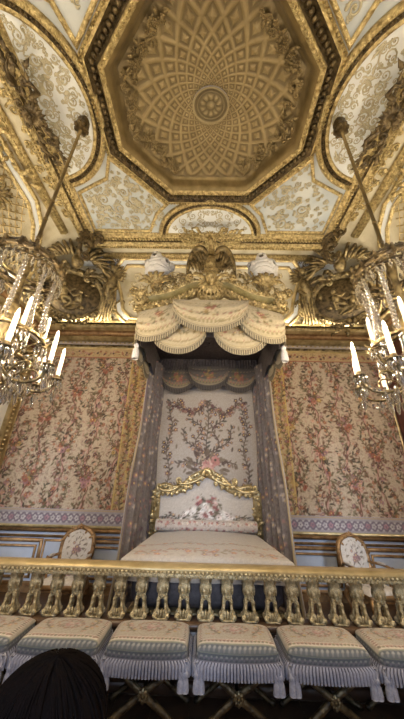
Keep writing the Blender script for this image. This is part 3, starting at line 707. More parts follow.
def swag(fn,w,dep,seed,skew=0,bulge=.07,tail=.35):
    """a hanging scallop: u across, top edge at h=0; fn maps (x,z,out) to the world"""
    cv=valance_canvas(w,dep*1.0,seed); nu,nv=40,26
    low=lambda u: dep*(tail+(1-tail)*np.sqrt(np.maximum(1-(2*u-1)**2,0))) if True else 0
    def f(u,v):
        d=low(u)*(1-v); x=(u-.5)*w; return fn(np.stack([x,-d+skew*(u-.5),bulge*np.sin(PI*np.clip(1-v,0,1)*.8)+.012*np.sin((1-v)*22)*(1-v)],1))
    a=MB(); cloth(a,cv,f,nu,nv)
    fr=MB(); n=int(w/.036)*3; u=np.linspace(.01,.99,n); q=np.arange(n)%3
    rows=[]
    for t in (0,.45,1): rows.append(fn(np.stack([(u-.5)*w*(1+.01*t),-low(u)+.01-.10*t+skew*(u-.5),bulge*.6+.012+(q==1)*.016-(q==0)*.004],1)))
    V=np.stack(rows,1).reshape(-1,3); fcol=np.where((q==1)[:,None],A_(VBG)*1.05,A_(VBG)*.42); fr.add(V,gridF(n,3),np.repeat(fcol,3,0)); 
    rope=np.stack([(u-.5)*w,-low(u)+.012+skew*(u-.5),np.full(n,bulge*.6+.02)],1)[::3]; tube(fr,fn(rope),.014,5,True,1.0,A_(VBG)*.75)
    return a,fr
front=lambda cx,z,oy=0: (lambda V: np.stack([BXC+cx+V[:,0],CY0-oy-V[:,2],z+V[:,1]],1))
def put_swag(fn,w,dep,seed,skew=0,bulge=.07,tail=.3):
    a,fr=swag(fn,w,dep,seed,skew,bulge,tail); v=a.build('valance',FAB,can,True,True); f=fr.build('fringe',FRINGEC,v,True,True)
for sg in (-1,1): put_swag(front(sg*.52,4.46,.0),.92,.72,51,0,.05,.40)
for sg in (-1,1): put_swag(front(sg*.86,4.56,.06),.74,.62,52,-.24*sg,.07,.62)
put_swag(front(0,4.66,.13),1.28,.60,53,0,.09,.22)
sidef=lambda sg,cy,z: (lambda V: np.stack([BXC+sg*(CW+V[:,2]),cy+V[:,0],z+V[:,1]],1))
for sg in (-1,1):
    for c,z,d in ((CY0+.32,4.5,.80),(CY0+.96,4.48,.76),(CY0+1.58,4.46,.74)): put_swag(sidef(sg,c,z),.74,d,54,0,.06,.55)
    ln=MB(); yy=np.linspace(CY0+.01,CY1,60); zb=3.80+.10*np.abs(np.sin((yy-CY0)*PI/.64)); Q=np.concatenate([np.stack([np.full(60,BXC+sg*(CW-.035)),yy,np.full(60,4.45)],1),np.stack([np.full(60,BXC+sg*(CW-.035)),yy,zb],1)]); ii=np.arange(59); ln.add(Q,[np.stack([ii,ii+1,ii+61,ii+60],1)]); lo_=ln.build('shade_lining',SHADEF,can,False); so=lo_.modifiers.new('t','SOLIDIFY'); so.thickness=.006  # dark sheet behind the side valances, painting the shade inside
    m=MB(); blob(m,(BXC+sg*(CW+.03),CY0+.02,3.82),(.045,.045,.05),8,6,0,(.62,.60,.60)); lathe(m,[(.05,3.58),(.06,3.62),(.05,3.74),(.02,3.81)],10,(BXC+sg*(CW+.03),CY0+.02,0),None,(.62,.60,.60)); m.build('tassel',FRINGE,can,True,True)
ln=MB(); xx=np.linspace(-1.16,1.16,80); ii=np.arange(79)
Q=np.concatenate([np.stack([BXC+xx,np.full(80,CY0+.06),np.full(80,4.44)],1),np.stack([BXC+xx,np.full(80,CY0+.06),3.98+.05*np.cos(xx*9)],1)]); ln.add(Q,[np.stack([ii,ii+1,ii+81,ii+80],1)]); lo_=ln.build('shade_lining',SHADEF,can,False); so=lo_.modifiers.new('t','SOLIDIFY'); so.thickness=.006  # same shade sheet behind the front valances
# inner valance at the head, its silk darkened to hold the canopy's shade
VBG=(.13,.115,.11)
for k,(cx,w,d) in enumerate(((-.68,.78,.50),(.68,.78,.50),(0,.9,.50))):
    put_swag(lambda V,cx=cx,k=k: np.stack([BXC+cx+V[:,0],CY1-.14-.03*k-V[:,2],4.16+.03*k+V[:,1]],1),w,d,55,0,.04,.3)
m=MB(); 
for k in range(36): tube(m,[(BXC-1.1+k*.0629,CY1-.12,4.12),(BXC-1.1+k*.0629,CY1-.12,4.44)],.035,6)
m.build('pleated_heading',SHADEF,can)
# carved cornice with serpentine outline
cpz=lambda x: np.interp(np.abs(x),[0,.16,.34,.55,.8,1.05,1.28],[4.84,5.00,4.98,4.82,4.72,4.66,4.60])
X=np.linspace(-1.26,1.26,49); cp=smooth(np.stack([X[::4],cpz(X[::4])],1),4); cp[:,0]+=BXC
m=MB(WB(CY0)); sweep(m,cp,[(.13,-.05),(.13,.12),(.09,.17),(.06,.13)]); sweep(m,cp,[(-.07,.10),(-.10,.15),(-.13,.12),(-.14,-.05)]); beads(m,cp,.07,.028,.14,-.1); beads(m,cp,.06,.022,.17,.09)
for q in resample(cp,.13): leaf(m,q[0],q[1]-.11,-PI/2+random.uniform(-.3,.3),.11,.035,.12,.02,0)
c=m.build('carved_cornice',GOLD,can)
m=MB(WB(CY0)); sweep(m,cp,[(.06,.13),(.0,.09),(-.07,.10)]); m.build('cornice_band',OLIVE,c)
for sg in (-1,1):
    m=MB(lambda V: np.stack([BXC+sg*(CW+.08+V[:,2]),V[:,0],V[:,1]],1)); yy=np.linspace(CY0,CY1,9); pp=np.stack([yy,4.68+.05*np.sin(np.linspace(0,PI,9))],1)
    sweep(m,pp,[(.1,-.05),(.1,.05),(.03,.03),(-.05,.05),(-.14,.06),(-.14,-.05)]); beads(m,pp,.07,.025,.06,-.1); m.build('side_cornice',GOLD,can)
# corner scrolls
for sg in (-1,1):
    m=MB(WB(CY0-.1)); bx=BXC+sg*1.2
    sscroll(m,(bx-sg*.02,4.50),(bx+sg*.08,4.84),.03,.35*sg,.5,.05)
    for k in range(6): leaf(m,bx,4.66,PI/2-sg*(k-1)*.38,.20,.03,.06,.05,sg*.5)
    shell(m,bx,4.56,.12,.1,7,-PI,0); m.build('corner_ornament',GOLD,can)
    # vase of white plumes
    v=MB(); lathe(v,[(.05,4.98),(.1,5.0),(.05,5.05),(.12,5.12),(.14,5.2),(.09,5.27),(.12,5.3)],12,(BXC+sg*1.02,CY0+.15,0))
    lf=MB(WB(CY0+.05)); 
    for k in range(7): leaf(v if False else lf,BXC+sg*1.02,5.08,PI/2+(k-3)*.42,.34,.05,.04,.1,(k-3)*.15)
    vz=v.build('plume_vase',GOLD,can); lf.build('vase_leaves',GOLD,vz)
    for k in range(7):
        a=(k/7)*TAU; f=MB(); dx,dy=math.cos(a)*.15,math.sin(a)*.12; L=.56 if k%2 else .42
        P=bez((0,0,0),(dx*.3,dy*.3,L*.5),(dx*.9,dy*.9,L),(dx*2,dy*2,L*.92),14); t=np.linspace(0,1,14); w=.06+.13*np.sin(PI*t**.8)
        tube(f,P+A_(BXC+sg*1.02,CY0+.15,5.26),w*(1+.12*np.sin(np.arange(14)*2.3)),9); f.build('plume',FEATH,vz)
# eagle crest with shield mask, foliage and horned crown
c=BXC
m=MB(WB(CY0+.10))
for sg in (-1,1):
    for k in range(6): sscroll(m,(c+sg*(.42+.13*k),5.08-.05*k),(c+sg*(.50+.13*k),5.40-.05*k),.016,.3*sg*(-1)**k,.4,.02+.02*(k%2))
    for k in range(26): leaf(m,c+sg*random.uniform(.36,.95),random.uniform(5.0,5.3),random.uniform(.3,2.8),.20,.022,random.uniform(0,.1),.06,random.uniform(-1,1))
    for k in range(5): rosette(m,c+sg*(.42+.12*k),5.2-.07*k,.05,.08)
m.build('foliage',GOLD,can)
m=MB(WB(CY0-.14)); blob(m,(c,5.42,.06),(.10,.24,.10),12,9); tube(m,[(c,5.58,.1),(c,5.68,.14),(c,5.76,.18)],[.075,.06,.05],8); blob(m,(c,5.78,.2),(.06,.06,.075),10,7); tube(m,[(c,5.77,.26),(c,5.75,.33),(c,5.71,.34)],[.03,.02,.006],6)
for sg in (-1,1): blob(m,(c+sg*.04,5.80,.25),(.012,.012,.01),6,4); tube(m,[(c+sg*.06,5.25,.1),(c+sg*.09,5.16,.14),(c+sg*.07,5.08,.16)],[.03,.025,.015],6)
eg=m.build('eagle',GOLD,can)
for sg in (-1,1):   # arched wings, tips hanging down
    m=MB(WB(CY0-.14)); sp=smooth([(c+sg*.06,5.56,.06),(c+sg*.15,5.72,.1),(c+sg*.27,5.72,.1),(c+sg*.36,5.58,.08),(c+sg*.41,5.36,.06),(c+sg*.43,5.12,.03)],4)
    tube(m,sp,np.interp(np.linspace(0,1,len(sp)),[0,.3,.7,1],[.05,.065,.05,.02]),8)
    for k in range(8):
        t=k/7; q=sp[3+int(t*15)]; leaf(m,q[0]-sg*.01,q[1]+.01,-PI/2-sg*(.06+.05*k),max(.12,q[1]-5.06-.03*k),.05,.03,.05,-sg*.12,1,9,.5)
    for k in range(6):
        t=k/5; q=sp[3+int(t*11)]; leaf(m,q[0]-sg*.01,q[1]-.0,-PI/2-sg*(.1+.05*k),.26,.042,.08,.04,-sg*.15,1,9,.5)
    m.build('wing',ANT,eg)
m=MB(WB(CY0-.16)); shell(m,c,5.12,.2,.05,9,0,PI); shell(m,c,4.92,.27,.04,11,-PI,0); blob(m,(c,5.02,.14),(.1,.13,.09),10,7); 
for sg in (-1,1): sscroll(m,(c+sg*.1,4.95),(c+sg*.34,5.1),.035,.4*sg,.5,.08); blob(m,(c+sg*.035,5.05,.22),(.016,.01,.01),6,4)
m.build('shell_mask',GOLD,can)

# ---- bed curtains
def curtain(sg,label):
    cv=Canvas(1.6,3.9,.0125,(.20,.175,.17),.1); random.seed(60+sg)
    for x in np.arange(.1,1.6,.2):
        cv.sprig([(x+.04*math.sin(y*6),y) for y in np.arange(0,4,.15)],[(.34,.20,.19),(.16,.10,.12),(.42,.37,.35),(.38,.34,.34)],[(.17,.14,.12),(.24,.19,.16),(.14,.11,.12)],.05,.08,.035,.01)
    cv.rect(1.50,0,1.6,3.9,(.46,.41,.39),.9); cv.stroke([(1.50,0),(1.50,3.9)],.02,(.20,.16,.19)); cv.stroke([(1.58,0),(1.58,3.9)],.02,(.44,.35,.20))
    def f(u,v):
        z=.12+4.08*v; t=1-v; fl=.13+.87*np.clip(t,0,1)**1.1
        x=1.0+.18*u+.16*u*fl; y=5.76-(.55+.35*fl)*u
        ph=u*TAU*5.5; amp=.065*(.6+.4*fl)
        nx,ny=.75,-.66
        x=x+np.sin(ph)*amp*.75+.012*np.sin(z*3+u*9); y=y-np.sin(ph)*amp*.66+np.cos(ph*2)*.01
        return np.stack([BXC+sg*x,y,z],1)
    m=MB(); cloth(m,cv,f,130,160); o=m.build('bed_curtain',FAB,None,True,True); tag(o,label,'curtain')
    s=o.modifiers.new('thick','SOLIDIFY'); s.thickness=.008; return o
curtain(-1,'mauve flowered curtain falling in folds on the left of the bed'); curtain(1,'mauve flowered curtain falling in folds on the right of the bed')

# ================================================================== RELIEFS FIXED TO THE VAULT
def corner_group(sg,label):
    t=thing('corner_relief',label,'relief sculpture',(sg*3.4,5.4,5.4))
    # local plane faces the middle of the room along the diagonal of the corner
    o=A_(sg*3.42,5.50,6.25); r=A_(1,-.42*sg*-1*-1,0) if False else A_(math.cos(.36),-sg*-math.sin(.36)*-1*-1,0)
    r=A_(math.cos(.38),sg*-math.sin(.38),0); up=A_(sg*-.10,-.28,.955); up/=np.linalg.norm(up); nrm=np.cross(r,up); nrm=nrm if nrm[1]<0 else -nrm
    M=lambda V: o+V[:,0:1]*r+V[:,1:2]*up+V[:,2:3]*nrm
    rd=random.Random(80)
    m=MB(M); aa=np.linspace(0,TAU,40,endpoint=False); ov=np.stack([.74*np.cos(aa),-.16+.60*np.sin(aa)],1)
    sweep(m,ov,[(-.10,-.1),(-.09,.10),(-.04,.16),(.01,.11),(.05,.14),(.08,.05)],True); beads(m,ov,.085,.035,.15,-.03,True); m.build('oval_frame',ANT,t)
    m=MB(M); U,Vv=np.meshgrid(np.linspace(0.001,1,12),np.linspace(0,TAU,36,endpoint=False),indexing='ij'); m.add(np.stack([.72*U*np.cos(Vv),-.16+.58*U*np.sin(Vv),.10*(1-U**2)],-1).reshape(-1,3),[gridF(12,36,False,True)])
    f=m.build('oval_panel',DARKG,t)
    # reclining figures in low relief on the oval
    for (px,py,s,d) in ((-.22,-.18,1,1),(.2,-.28,.9,-1)):
        m=MB(M); blob(m,(px,py+.22*s,.16),.07*s,8,6); blob(m,(px+d*.03,py+.02,.14),(.10*s,.17*s,.08),9,7); tube(m,[(px,py+.12,.16),(px+d*.16,py+.05,.19),(px+d*.27,py+.14,.16)],[.045,.04,.025],6)
        tube(m,[(px,py-.1,.14),(px+d*.2,py-.14,.18),(px+d*.36,py-.27,.12)],[.07,.06,.03],6); tube(m,[(px,py-.12,.12),(px+d*.1,py-.25,.15),(px+d*.3,py-.3,.12)],[.06,.05,.03],6); m.build('relief_figure',ANT,f)
    m=MB(M)
    for k in range(14): leaf(m,rd.uniform(-.5,.5),rd.uniform(-.5,.2),rd.uniform(0,TAU),.22,.05,.09,.05,rd.uniform(-1,1))
    m.build('relief_foliage',ANT,f)
    for s2 in (-1,1):  # winged figures at the two sides
        m=MB(M); x=s2*.86
        tube(m,smooth([(x,.55,.22),(x+s2*.02,.3,.28),(x-s2*.03,.02,.24),(x+s2*.05,-.3,.2),(x,-.62,.12)],4),np.interp(np.linspace(0,1,17),[0,.2,.45,.75,1],[.06,.15,.13,.11,.05]),9)
        tube(m,[(x,.4,.3),(x-s2*.2,.5,.38),(x-s2*.34,.68,.36)],[.065,.05,.03],7); tube(m,[(x,.36,.3),(x+s2*.15,.16,.36),(x-s2*.02,.02,.40)],[.06,.05,.03],7)
        for k in range(5): tube(m,smooth([(x+s2*(.12-.05*k),.22,.27),(x+s2*(.16-.07*k),-.15,.31),(x+s2*(.10-.06*k),-.5,.26),(x+s2*(.2-.1*k),-.72,.14)],4),[.035]*13,5)
        fg=m.build('winged_figure',ANT,t)
        m=MB(M); blob(m,(x,.68,.28),(.085,.10,.095),10,8); blob(m,(x,.72,.27),(.09,.07,.1),8,6); m.build('head',ANT,fg)
        m=MB(M)
        for k in range(7): leaf(m,x-s2*.02,.42,PI/2-s2*(.15+.2*k),.62-.05*k,.06,.14+.01*k,.08,-s2*.35,1,9,.4)
        m.build('wing',ANT,fg)
    m=MB(M)  # crowning eagle, garlands, foliage
    blob(m,(0,.62,.32),(.15,.2,.14),10,8); blob(m,(0,.86,.4),(.08,.09,.1),9,7); tube(m,[(0,.86,.48),(0,.83,.55),(0,.78,.55)],[.035,.025,.008],6)
    for s2 in (-1,1):
        for row,(n,L) in enumerate(((7,.62),(6,.42))):
            for k in range(n): leaf(m,s2*(.12+.05*k),.72-.01*k,PI/2-s2*(.25+.26*k),L,.055,.24+.05*row,.08,-s2*.3,1,9,.5)
    m.build('eagle',ANT,t)
    m=MB(M)
    for k in range(26):
        a=PI*(k+.5)/26+PI; px,py=.95*math.cos(a),-.14+.78*math.sin(a); leaf(m,px,py,rd.uniform(0,TAU),.26,.06,.1,.08,rd.uniform(-1,1)); 
        if k%2: rosette(m,px*.94,py*.97,.075,.16,5)
    for k in range(30): leaf(m,rd.uniform(-1.0,1.0),rd.uniform(.35,.98),rd.uniform(0,TAU),.25,.055,rd.uniform(.05,.25),.08,rd.uniform(-1,1))
    for s2 in (-1,1): sscroll(m,(s2*.3,.34),(s2*.75,.30),.05,.25*s2,.4,.22); sscroll(m,(s2*1.0,-.6),(s2*1.12,-.1),.045,.3,.4,.1); shell(m,s2*1.08,-.68,.2,.05,8,0,PI)
    m.build('foliage',ANT,t)
corner_group(-1,'large dark gilt relief of oval, eagle and figures in the left corner of the cove')
corner_group(1,'large dark gilt relief of oval, eagle and figures in the right corner of the cove')
def crest(name,M,mt,label,s=1.0):
    t=thing(name,label,'gilt cartouche',tuple(M(A_([0,0,0]))[0])); rd=random.Random(5)
    m=MB(M); shell(m,0,-.02*s,.34*s,.08,11,-.2,PI+.2); shell(m,0,-.06*s,.22*s,.14,9,PI,TAU); m.build('shell',mt,t)
    m=MB(M)
    for g in (-1,1):
        sscroll(m,(g*.14*s,-.16*s),(g*.50*s,.18*s),.05*s,.35*g,.45,.1); sscroll(m,(g*.45*s,-.14*s),(g*.95*s,-.02*s),.045*s,-.25*g,.4,.08)
        for k in range(10): leaf(m,g*rd.uniform(.25,1.0)*s,rd.uniform(-.2,.2)*s,PI/2-g*rd.uniform(.2,1.6),.36*s,.06*s,.06,.1,-g*rd.uniform(0,1.2))
        tube(m,[(g*.3*s,.1*s,.1),(g*.45*s,.4*s,.2),(g*.62*s,.36*s,.24),(g*.60*s,.22*s,.2)],[.05*s,.06*s,.04*s,.02*s],7)
    m.build('scrolls',mt,t); return t
crest('arch_cartouche',lambda V: np.stack([-BX+.10+V[:,1]+.0,YC-.05+V[:,0],ZC-.20-V[:,2]],1),DARKG,'dark gilt shell and scrolls at the foot of the left ceiling arch',.66)
crest('arch_cartouche',lambda V: np.stack([BX-.10-V[:,1],YC-.05+V[:,0],ZC-.20-V[:,2]],1),DARKG,'dark gilt shell and scrolls at the foot of the right ceiling arch',.66)
crest('arch_cartouche',lambda V: np.stack([.03+V[:,0],BY1-.12-.55*V[:,1]-V[:,2]*.6,ZC-.22-V[:,2]*.4+V[:,1]*.5],1),GOLD,'bright gilt shell with horned scrolls above the bed canopy, under the front arch',.68)
# small putto brackets where the border turns at the ceiling corners
for sg in (-1,1):
    M=lambda V: A_(sg*(BX+.0),BY1-.10,7.03)+V[:,0:1]*A_(.8,sg*-.6,0)+V[:,1:2]*A_(-sg*.1,-.25,.95)+V[:,2:3]*A_(-sg*.5,-.7,-.45)
    t=thing('corner_bracket','dark gilt scrolled bracket at the %s front corner of the ceiling border'%('left' if sg<0 else 'right'),'bracket',tuple(M(A_([0,0,0]))[0]))
    m=MB(M); spiral(m,0,.1,.2,0,sg,1.5,.06,.1); sscroll(m,(-.1,-.3),(.12,.25),.06,.3,.5,.1); shell(m,0,-.1,.2,.12,8); m.build('scroll',DARKG,t)

# ================================================================== BALUSTRADE
BLY=3.62
bal=thing('balustrade','carved gilt balustrade with wide moulded rail in front of the bed','balustrade',(0,BLY,0))
RP=A_([-2.95,BLY+.5],[-2.90,BLY+.22],[-2.74,BLY+.05],[-2.55,BLY],[3.6,BLY])
m=MB(); sweep(m,RP,[(-.085,.903),(-.10,.918),(-.105,.938),(-.095,.953),(-.06,.973),(.06,.973),(.095,.953),(.105,.938),(.10,.918),(.085,.903)]); m.build('rail',RAILM,bal)
m=MB(); sweep(m,RP,[(-.075,.865),(-.088,.903),(.088,.903),(.075,.865)]); beads(m,RP,.045,.018,.915,-.098); beads(m,RP,.04,.014,.878,-.08); m.build('rail_moulding',BALM,bal)
m=MB(); box(m,(-2.95,BLY-.1,0),(3.6,BLY+.1,.10),.02); box(m,(-2.93,BLY-.075,.10),(3.58,BLY+.075,.45),.01); box(m,(-2.95,BLY-.1,.45),(3.6,BLY+.1,.515),.02); 
m.build('plinth',FLOORM,bal)
def baluster_mesh():
    m=MB(lambda V: V*A_(.86,.9,1)); z=.515
    box(m,(-.082,-.07,z),(.082,.07,z+.018),.006)
    for sx in (-1,1):
        for sy in (-1,1):
            # splayed open scroll legs
            P=smooth([(sx*.070,sy*.055,z+.02),(sx*.060,sy*.045,z+.06),(sx*.048,sy*.036,z+.10),(sx*.046,sy*.03,z+.135),(sx*.036,sy*.022,z+.165),(sx*.012,sy*.012,z+.18)],4)
            tube(m,P,np.interp(np.linspace(0,1,len(P)),[0,.2,.5,.8,1],[.028,.020,.018,.023,.022]),6)
            blob(m,(sx*.074,sy*.058,z+.035),(.03,.026,.026),7,5); blob(m,(sx*.046,sy*.036,z+.15),(.02,.02,.026),6,5); blob(m,(sx*.05,sy*.058,z+.075),(.016,.014,.02),6,4)
    for k in range(8): a=k*TAU/8; blob(m,(.055*math.cos(a),.05*math.sin(a),z+.035),(.022,.022,.03),6,4)
    for k in range(3): blob(m,((k-1)*.032,-.058,z+.05),(.016,.012,.04),6,4)
    lathe(m,[(.03,z+.165),(.05,z+.172),(.054,z+.185),(.040,z+.198),(.038,z+.21),(.056,z+.225),(.068,z+.25),(.074,z+.285),(.062,z+.30),(.078,z+.312),(.078,z+.352)],12)
    for k in range(8): a=(k+.5)*TAU/8; blob(m,(.062*math.cos(a),.062*math.sin(a),z+.25),(.019,.019,.045),6,5); blob(m,(.05*math.cos(a),.05*math.sin(a),z+.19),(.013,.013,.016),5,4)
    return m
b0=baluster_mesh().build('baluster',BALM,bal,True,False,True); b0.location=(0,0,0)
bxs=[.045+.2265*k for k in range(-13,15)]
for i,x in enumerate(bxs):
    b=b0 if i==0 else b0.copy()
    if i: COL.objects.link(b); b.parent=bal
    b.location=(x,0,0)

# ================================================================== STOOLS
cv=Canvas(.72,.56,.009,(.41,.365,.31),.07); random.seed(90)
for q,(a,b) in enumerate(((0,.05),)): cv.rect(0,a,.72,b,(.125,.14,.155),.95)
for x in np.arange(.02,.72,.045): cv.dab(x,.02,.016,.010,.6,(.33,.33,.33)); cv.dab(x+.022,.03,.012,.009,-.5,(.10,.11,.14))
cv.stroke([(0,.05),(.72,.05)],.005,(.28,.30,.25))
PS=[(.30,.13,.11),(.44,.26,.23),(.22,.12,.13),(.42,.31,.16)]; GS=[(.17,.15,.10),(.13,.10,.08),(.24,.20,.14)]
for t in np.linspace(0,TAU,26,endpoint=False): cv.bouquet(.36+.12*math.cos(t),.33+.10*math.sin(t),.022,2,PS,GS,.5)
cv.bouquet(.36,.33,.07,7,[(.5,.3,.28),(.46,.26,.25),(.55,.42,.38)],GS,.32)
for sx in(-1,1):
    for q in range(6): cv.bouquet(.36+sx*random.uniform(.16,.28),random.uniform(.16,.5),.03,2,PS,GS,.5)
    cv.sprig([(.36+sx*.15,.2),(.36+sx*.22,.3),(.36+sx*.24,.42),(.36+sx*.16,.5)],PS,GS,.03,.04,.018,.005)
cv.rect(.02,.06,.70,.115,(.64,.58,.50),.9); cv.rect(.02,.06,.05,.54,(.64,.58,.50),.8); cv.rect(.67,.06,.70,.54,(.64,.58,.50),.8)
for x in np.arange(.035,.7,.035): cv.dab(x,.088,.016,.013,random.uniform(0,3),random.choice([(.16,.13,.11),(.24,.14,.12),(.2,.19,.12)])); cv.dab(x+.014,.10,.01,.008,0,(.40,.22,.2))
for y in np.arange(.1,.54,.035):
    for x in (.035,.685): cv.dab(x,y,.013,.016,random.uniform(0,3),random.choice([(.16,.13,.11),(.24,.14,.12)]))
cvb=Canvas(2.4,.075,.0055,(.125,.14,.155),.06)
for x in np.arange(.02,2.4,.045): cvb.dab(x,.035,.016,.012,.6,(.19,.19,.22)); cvb.dab(x+.02,.045,.012,.010,-.5,(.33,.33,.32)); cvb.dab(x+.01,.02,.010,.008,-.5,(.10,.10,.13))
cvb.stroke([(0,.071),(2.4,.071)],.004,(.26,.28,.23)); cvb.stroke([(0,.008),(2.4,.008)],.007,(.30,.28,.32))
def rrect(u,w,d,r=.05):
    """perimeter of a rounded rectangle, u in 0..1"""
    k=12; pts=[]
    for cx,cy,a in ((w-r,-d+r,-PI/2),(w-r,d-r,0),(-w+r,d-r,PI/2),(-w+r,-d+r,PI)):
        for t in np.linspace(0,PI/2,k): pts.append((cx+r*math.cos(a+t),cy+r*math.sin(a+t)))
    pts.append(pts[0]); P=np.array(pts); s=np.concatenate([[0],np.cumsum(np.hypot(*np.diff(P,axis=0).T))]); s/=s[-1]
    return np.stack([np.interp(u,s,P[:,0]),np.interp(u,s,P[:,1])],-1)
def make_stool(label):
    t=thing('folding_stool',label,'stool',(0,0,0),'stools lined up before the balustrade')
    HW,HD=.345,.225
    m=MB()
    def top(u,v):
        x=(u-.5)*2; y=(v-.5)*2; q=(1-np.abs(x)**5)*(1-np.abs(y)**5); x2=x*np.sqrt(1-.06*y*y); y2=y*np.sqrt(1-.06*x*x)
        return np.stack([HW*x2,HD*y2-.035*(1-x*x)*(y<0)*y*y*(1) ,.505+.055*np.maximum(q,0)**.4],1)
    cloth(m,cv,top); m.build('cushion',FAB,t,True,True,True)
    m=MB(); nu=240
    def band(u,v):
        P=rrect(u,HW,HD); bow=np.where(P[:,1]<-HD*.9,-.035*(1-(P[:,0]/HW)**2),0); return np.stack([P[:,0],P[:,1]+bow,.445+.067*v],1)
    cloth(m,cvb,band,480,13); m.build('seat_band',FAB,t,True,True,True)
    m=MB(); n=540; u=np.linspace(0,1,n); q=np.arange(n)%6; rows=[]
    for v,o in ((0,.0),(.25,.012),(.7,.012),(1,.014)):
        P=rrect(u,HW+.006,HD+.006); bow=np.where(P[:,1]<-HD*.9,-.035*(1-(P[:,0]/HW)**2),0); sc=1+(o+np.where(q>=2,.014,-.004)*(v>0))/HW
        rows.append(np.stack([P[:,0]*sc,P[:,1]*sc+bow,.455-.09*v+0*u-(v==1)*.010*(q>=2)],1))
    m.add(np.stack(rows,1).reshape(-1,3),gridF(n,4),np.repeat(np.where((q>=2)[:,None],A_(.35,.35,.41),A_(.085,.085,.115)),4,0)); m.build('fringe',FRINGE,t,True,True,True)
    m=MB(); box(m,(-HW+.02,-HD+.02,.41),(HW-.02,HD-.02,.49),.01); m.build('seat_webbing',SHADEF,t,False,False,True)
    for sx in(-1,1):
        for sy in(-1,1):
            m=MB(); c=(sx*(HW-.005),sy*(HD-.0)-(.006 if sy<0 else 0),0)
            for dx in (-.042*(sx>0)-(-.004)*(sx<0),.042*(sx<0)-.004*(sx>0)):
                blob(m,(c[0]+dx,c[1]+sy*.012,.375),(.02,.02,.022),8,6,0,(.40,.40,.46)); lathe(m,[(.028,.275),(.030,.29),(.025,.34),(.012,.37)],9,(c[0]+dx,c[1]+sy*.012,0),None,(.38,.38,.44))
            tube(m,[(c[0],c[1]+sy*.01,.45),(c[0],c[1]+sy*.012,.39)],.01,5,True,1.0,(.4,.4,.46)); m.build('tassel',FRINGE,t,True,True,True)
    for sy in(-1,1):
        y=sy*.18
        for sx in(-1,1):
            m=MB(); P=smooth([(sx*.33,y,.025),(sx*.27,y,.06),(sx*.16,y,.13),(0,y-sx*.012,.23),(-sx*.15,y,.32),(-sx*.26,y,.41),(-sx*.28,y,.44)],5)
            tube(m,P,np.interp(np.linspace(0,1,len(P)),[0,.12,.3,.5,.7,1],[.024,.018,.024,.028,.022,.018]),8)
            for k in (8,12,18,22): blob(m,P[k],(.03,.03,.018),7,5)
            blob(m,(sx*.335,y,.025),(.034,.03,.025),8,6); m.build('leg',DARKG,t,True,False,True)
        m=MB(lambda V: np.stack([V[:,0],y+sy*.02+sy*V[:,2],.23+V[:,1]],1)); rosette(m,0,0,.05,.01,8); blob(m,(0,0,.0),(.045,.045,.02),10,6); m.build('medallion',ANT,t,True,False,True)
    m=MB(); tube(m,[(0,-.17,.23),(0,.17,.23)],.016,8); m.build('stretcher',DARKG,t,True,False,True)
    return t
SX=[-1.96,-1.205,-.45,.31,1.07,1.825]
SL=['flowered stool cut by the left picture edge, at the end of the row','flowered stool with lavender fringe directly behind the dark-haired head',
    'flowered stool with lavender fringe, next to the right of the one behind the dark head','flowered stool with lavender fringe, right of the middle line of the bed',
    'flowered stool second from the right end of the row, before the balustrade','flowered stool cut by the right picture edge, at the end of the row']
st=make_stool(SL[0]); st.location=(SX[0],3.275,0)
for x,l in zip(SX[1:],SL[1:]): dup(st,(x,3.275,0),0,l)

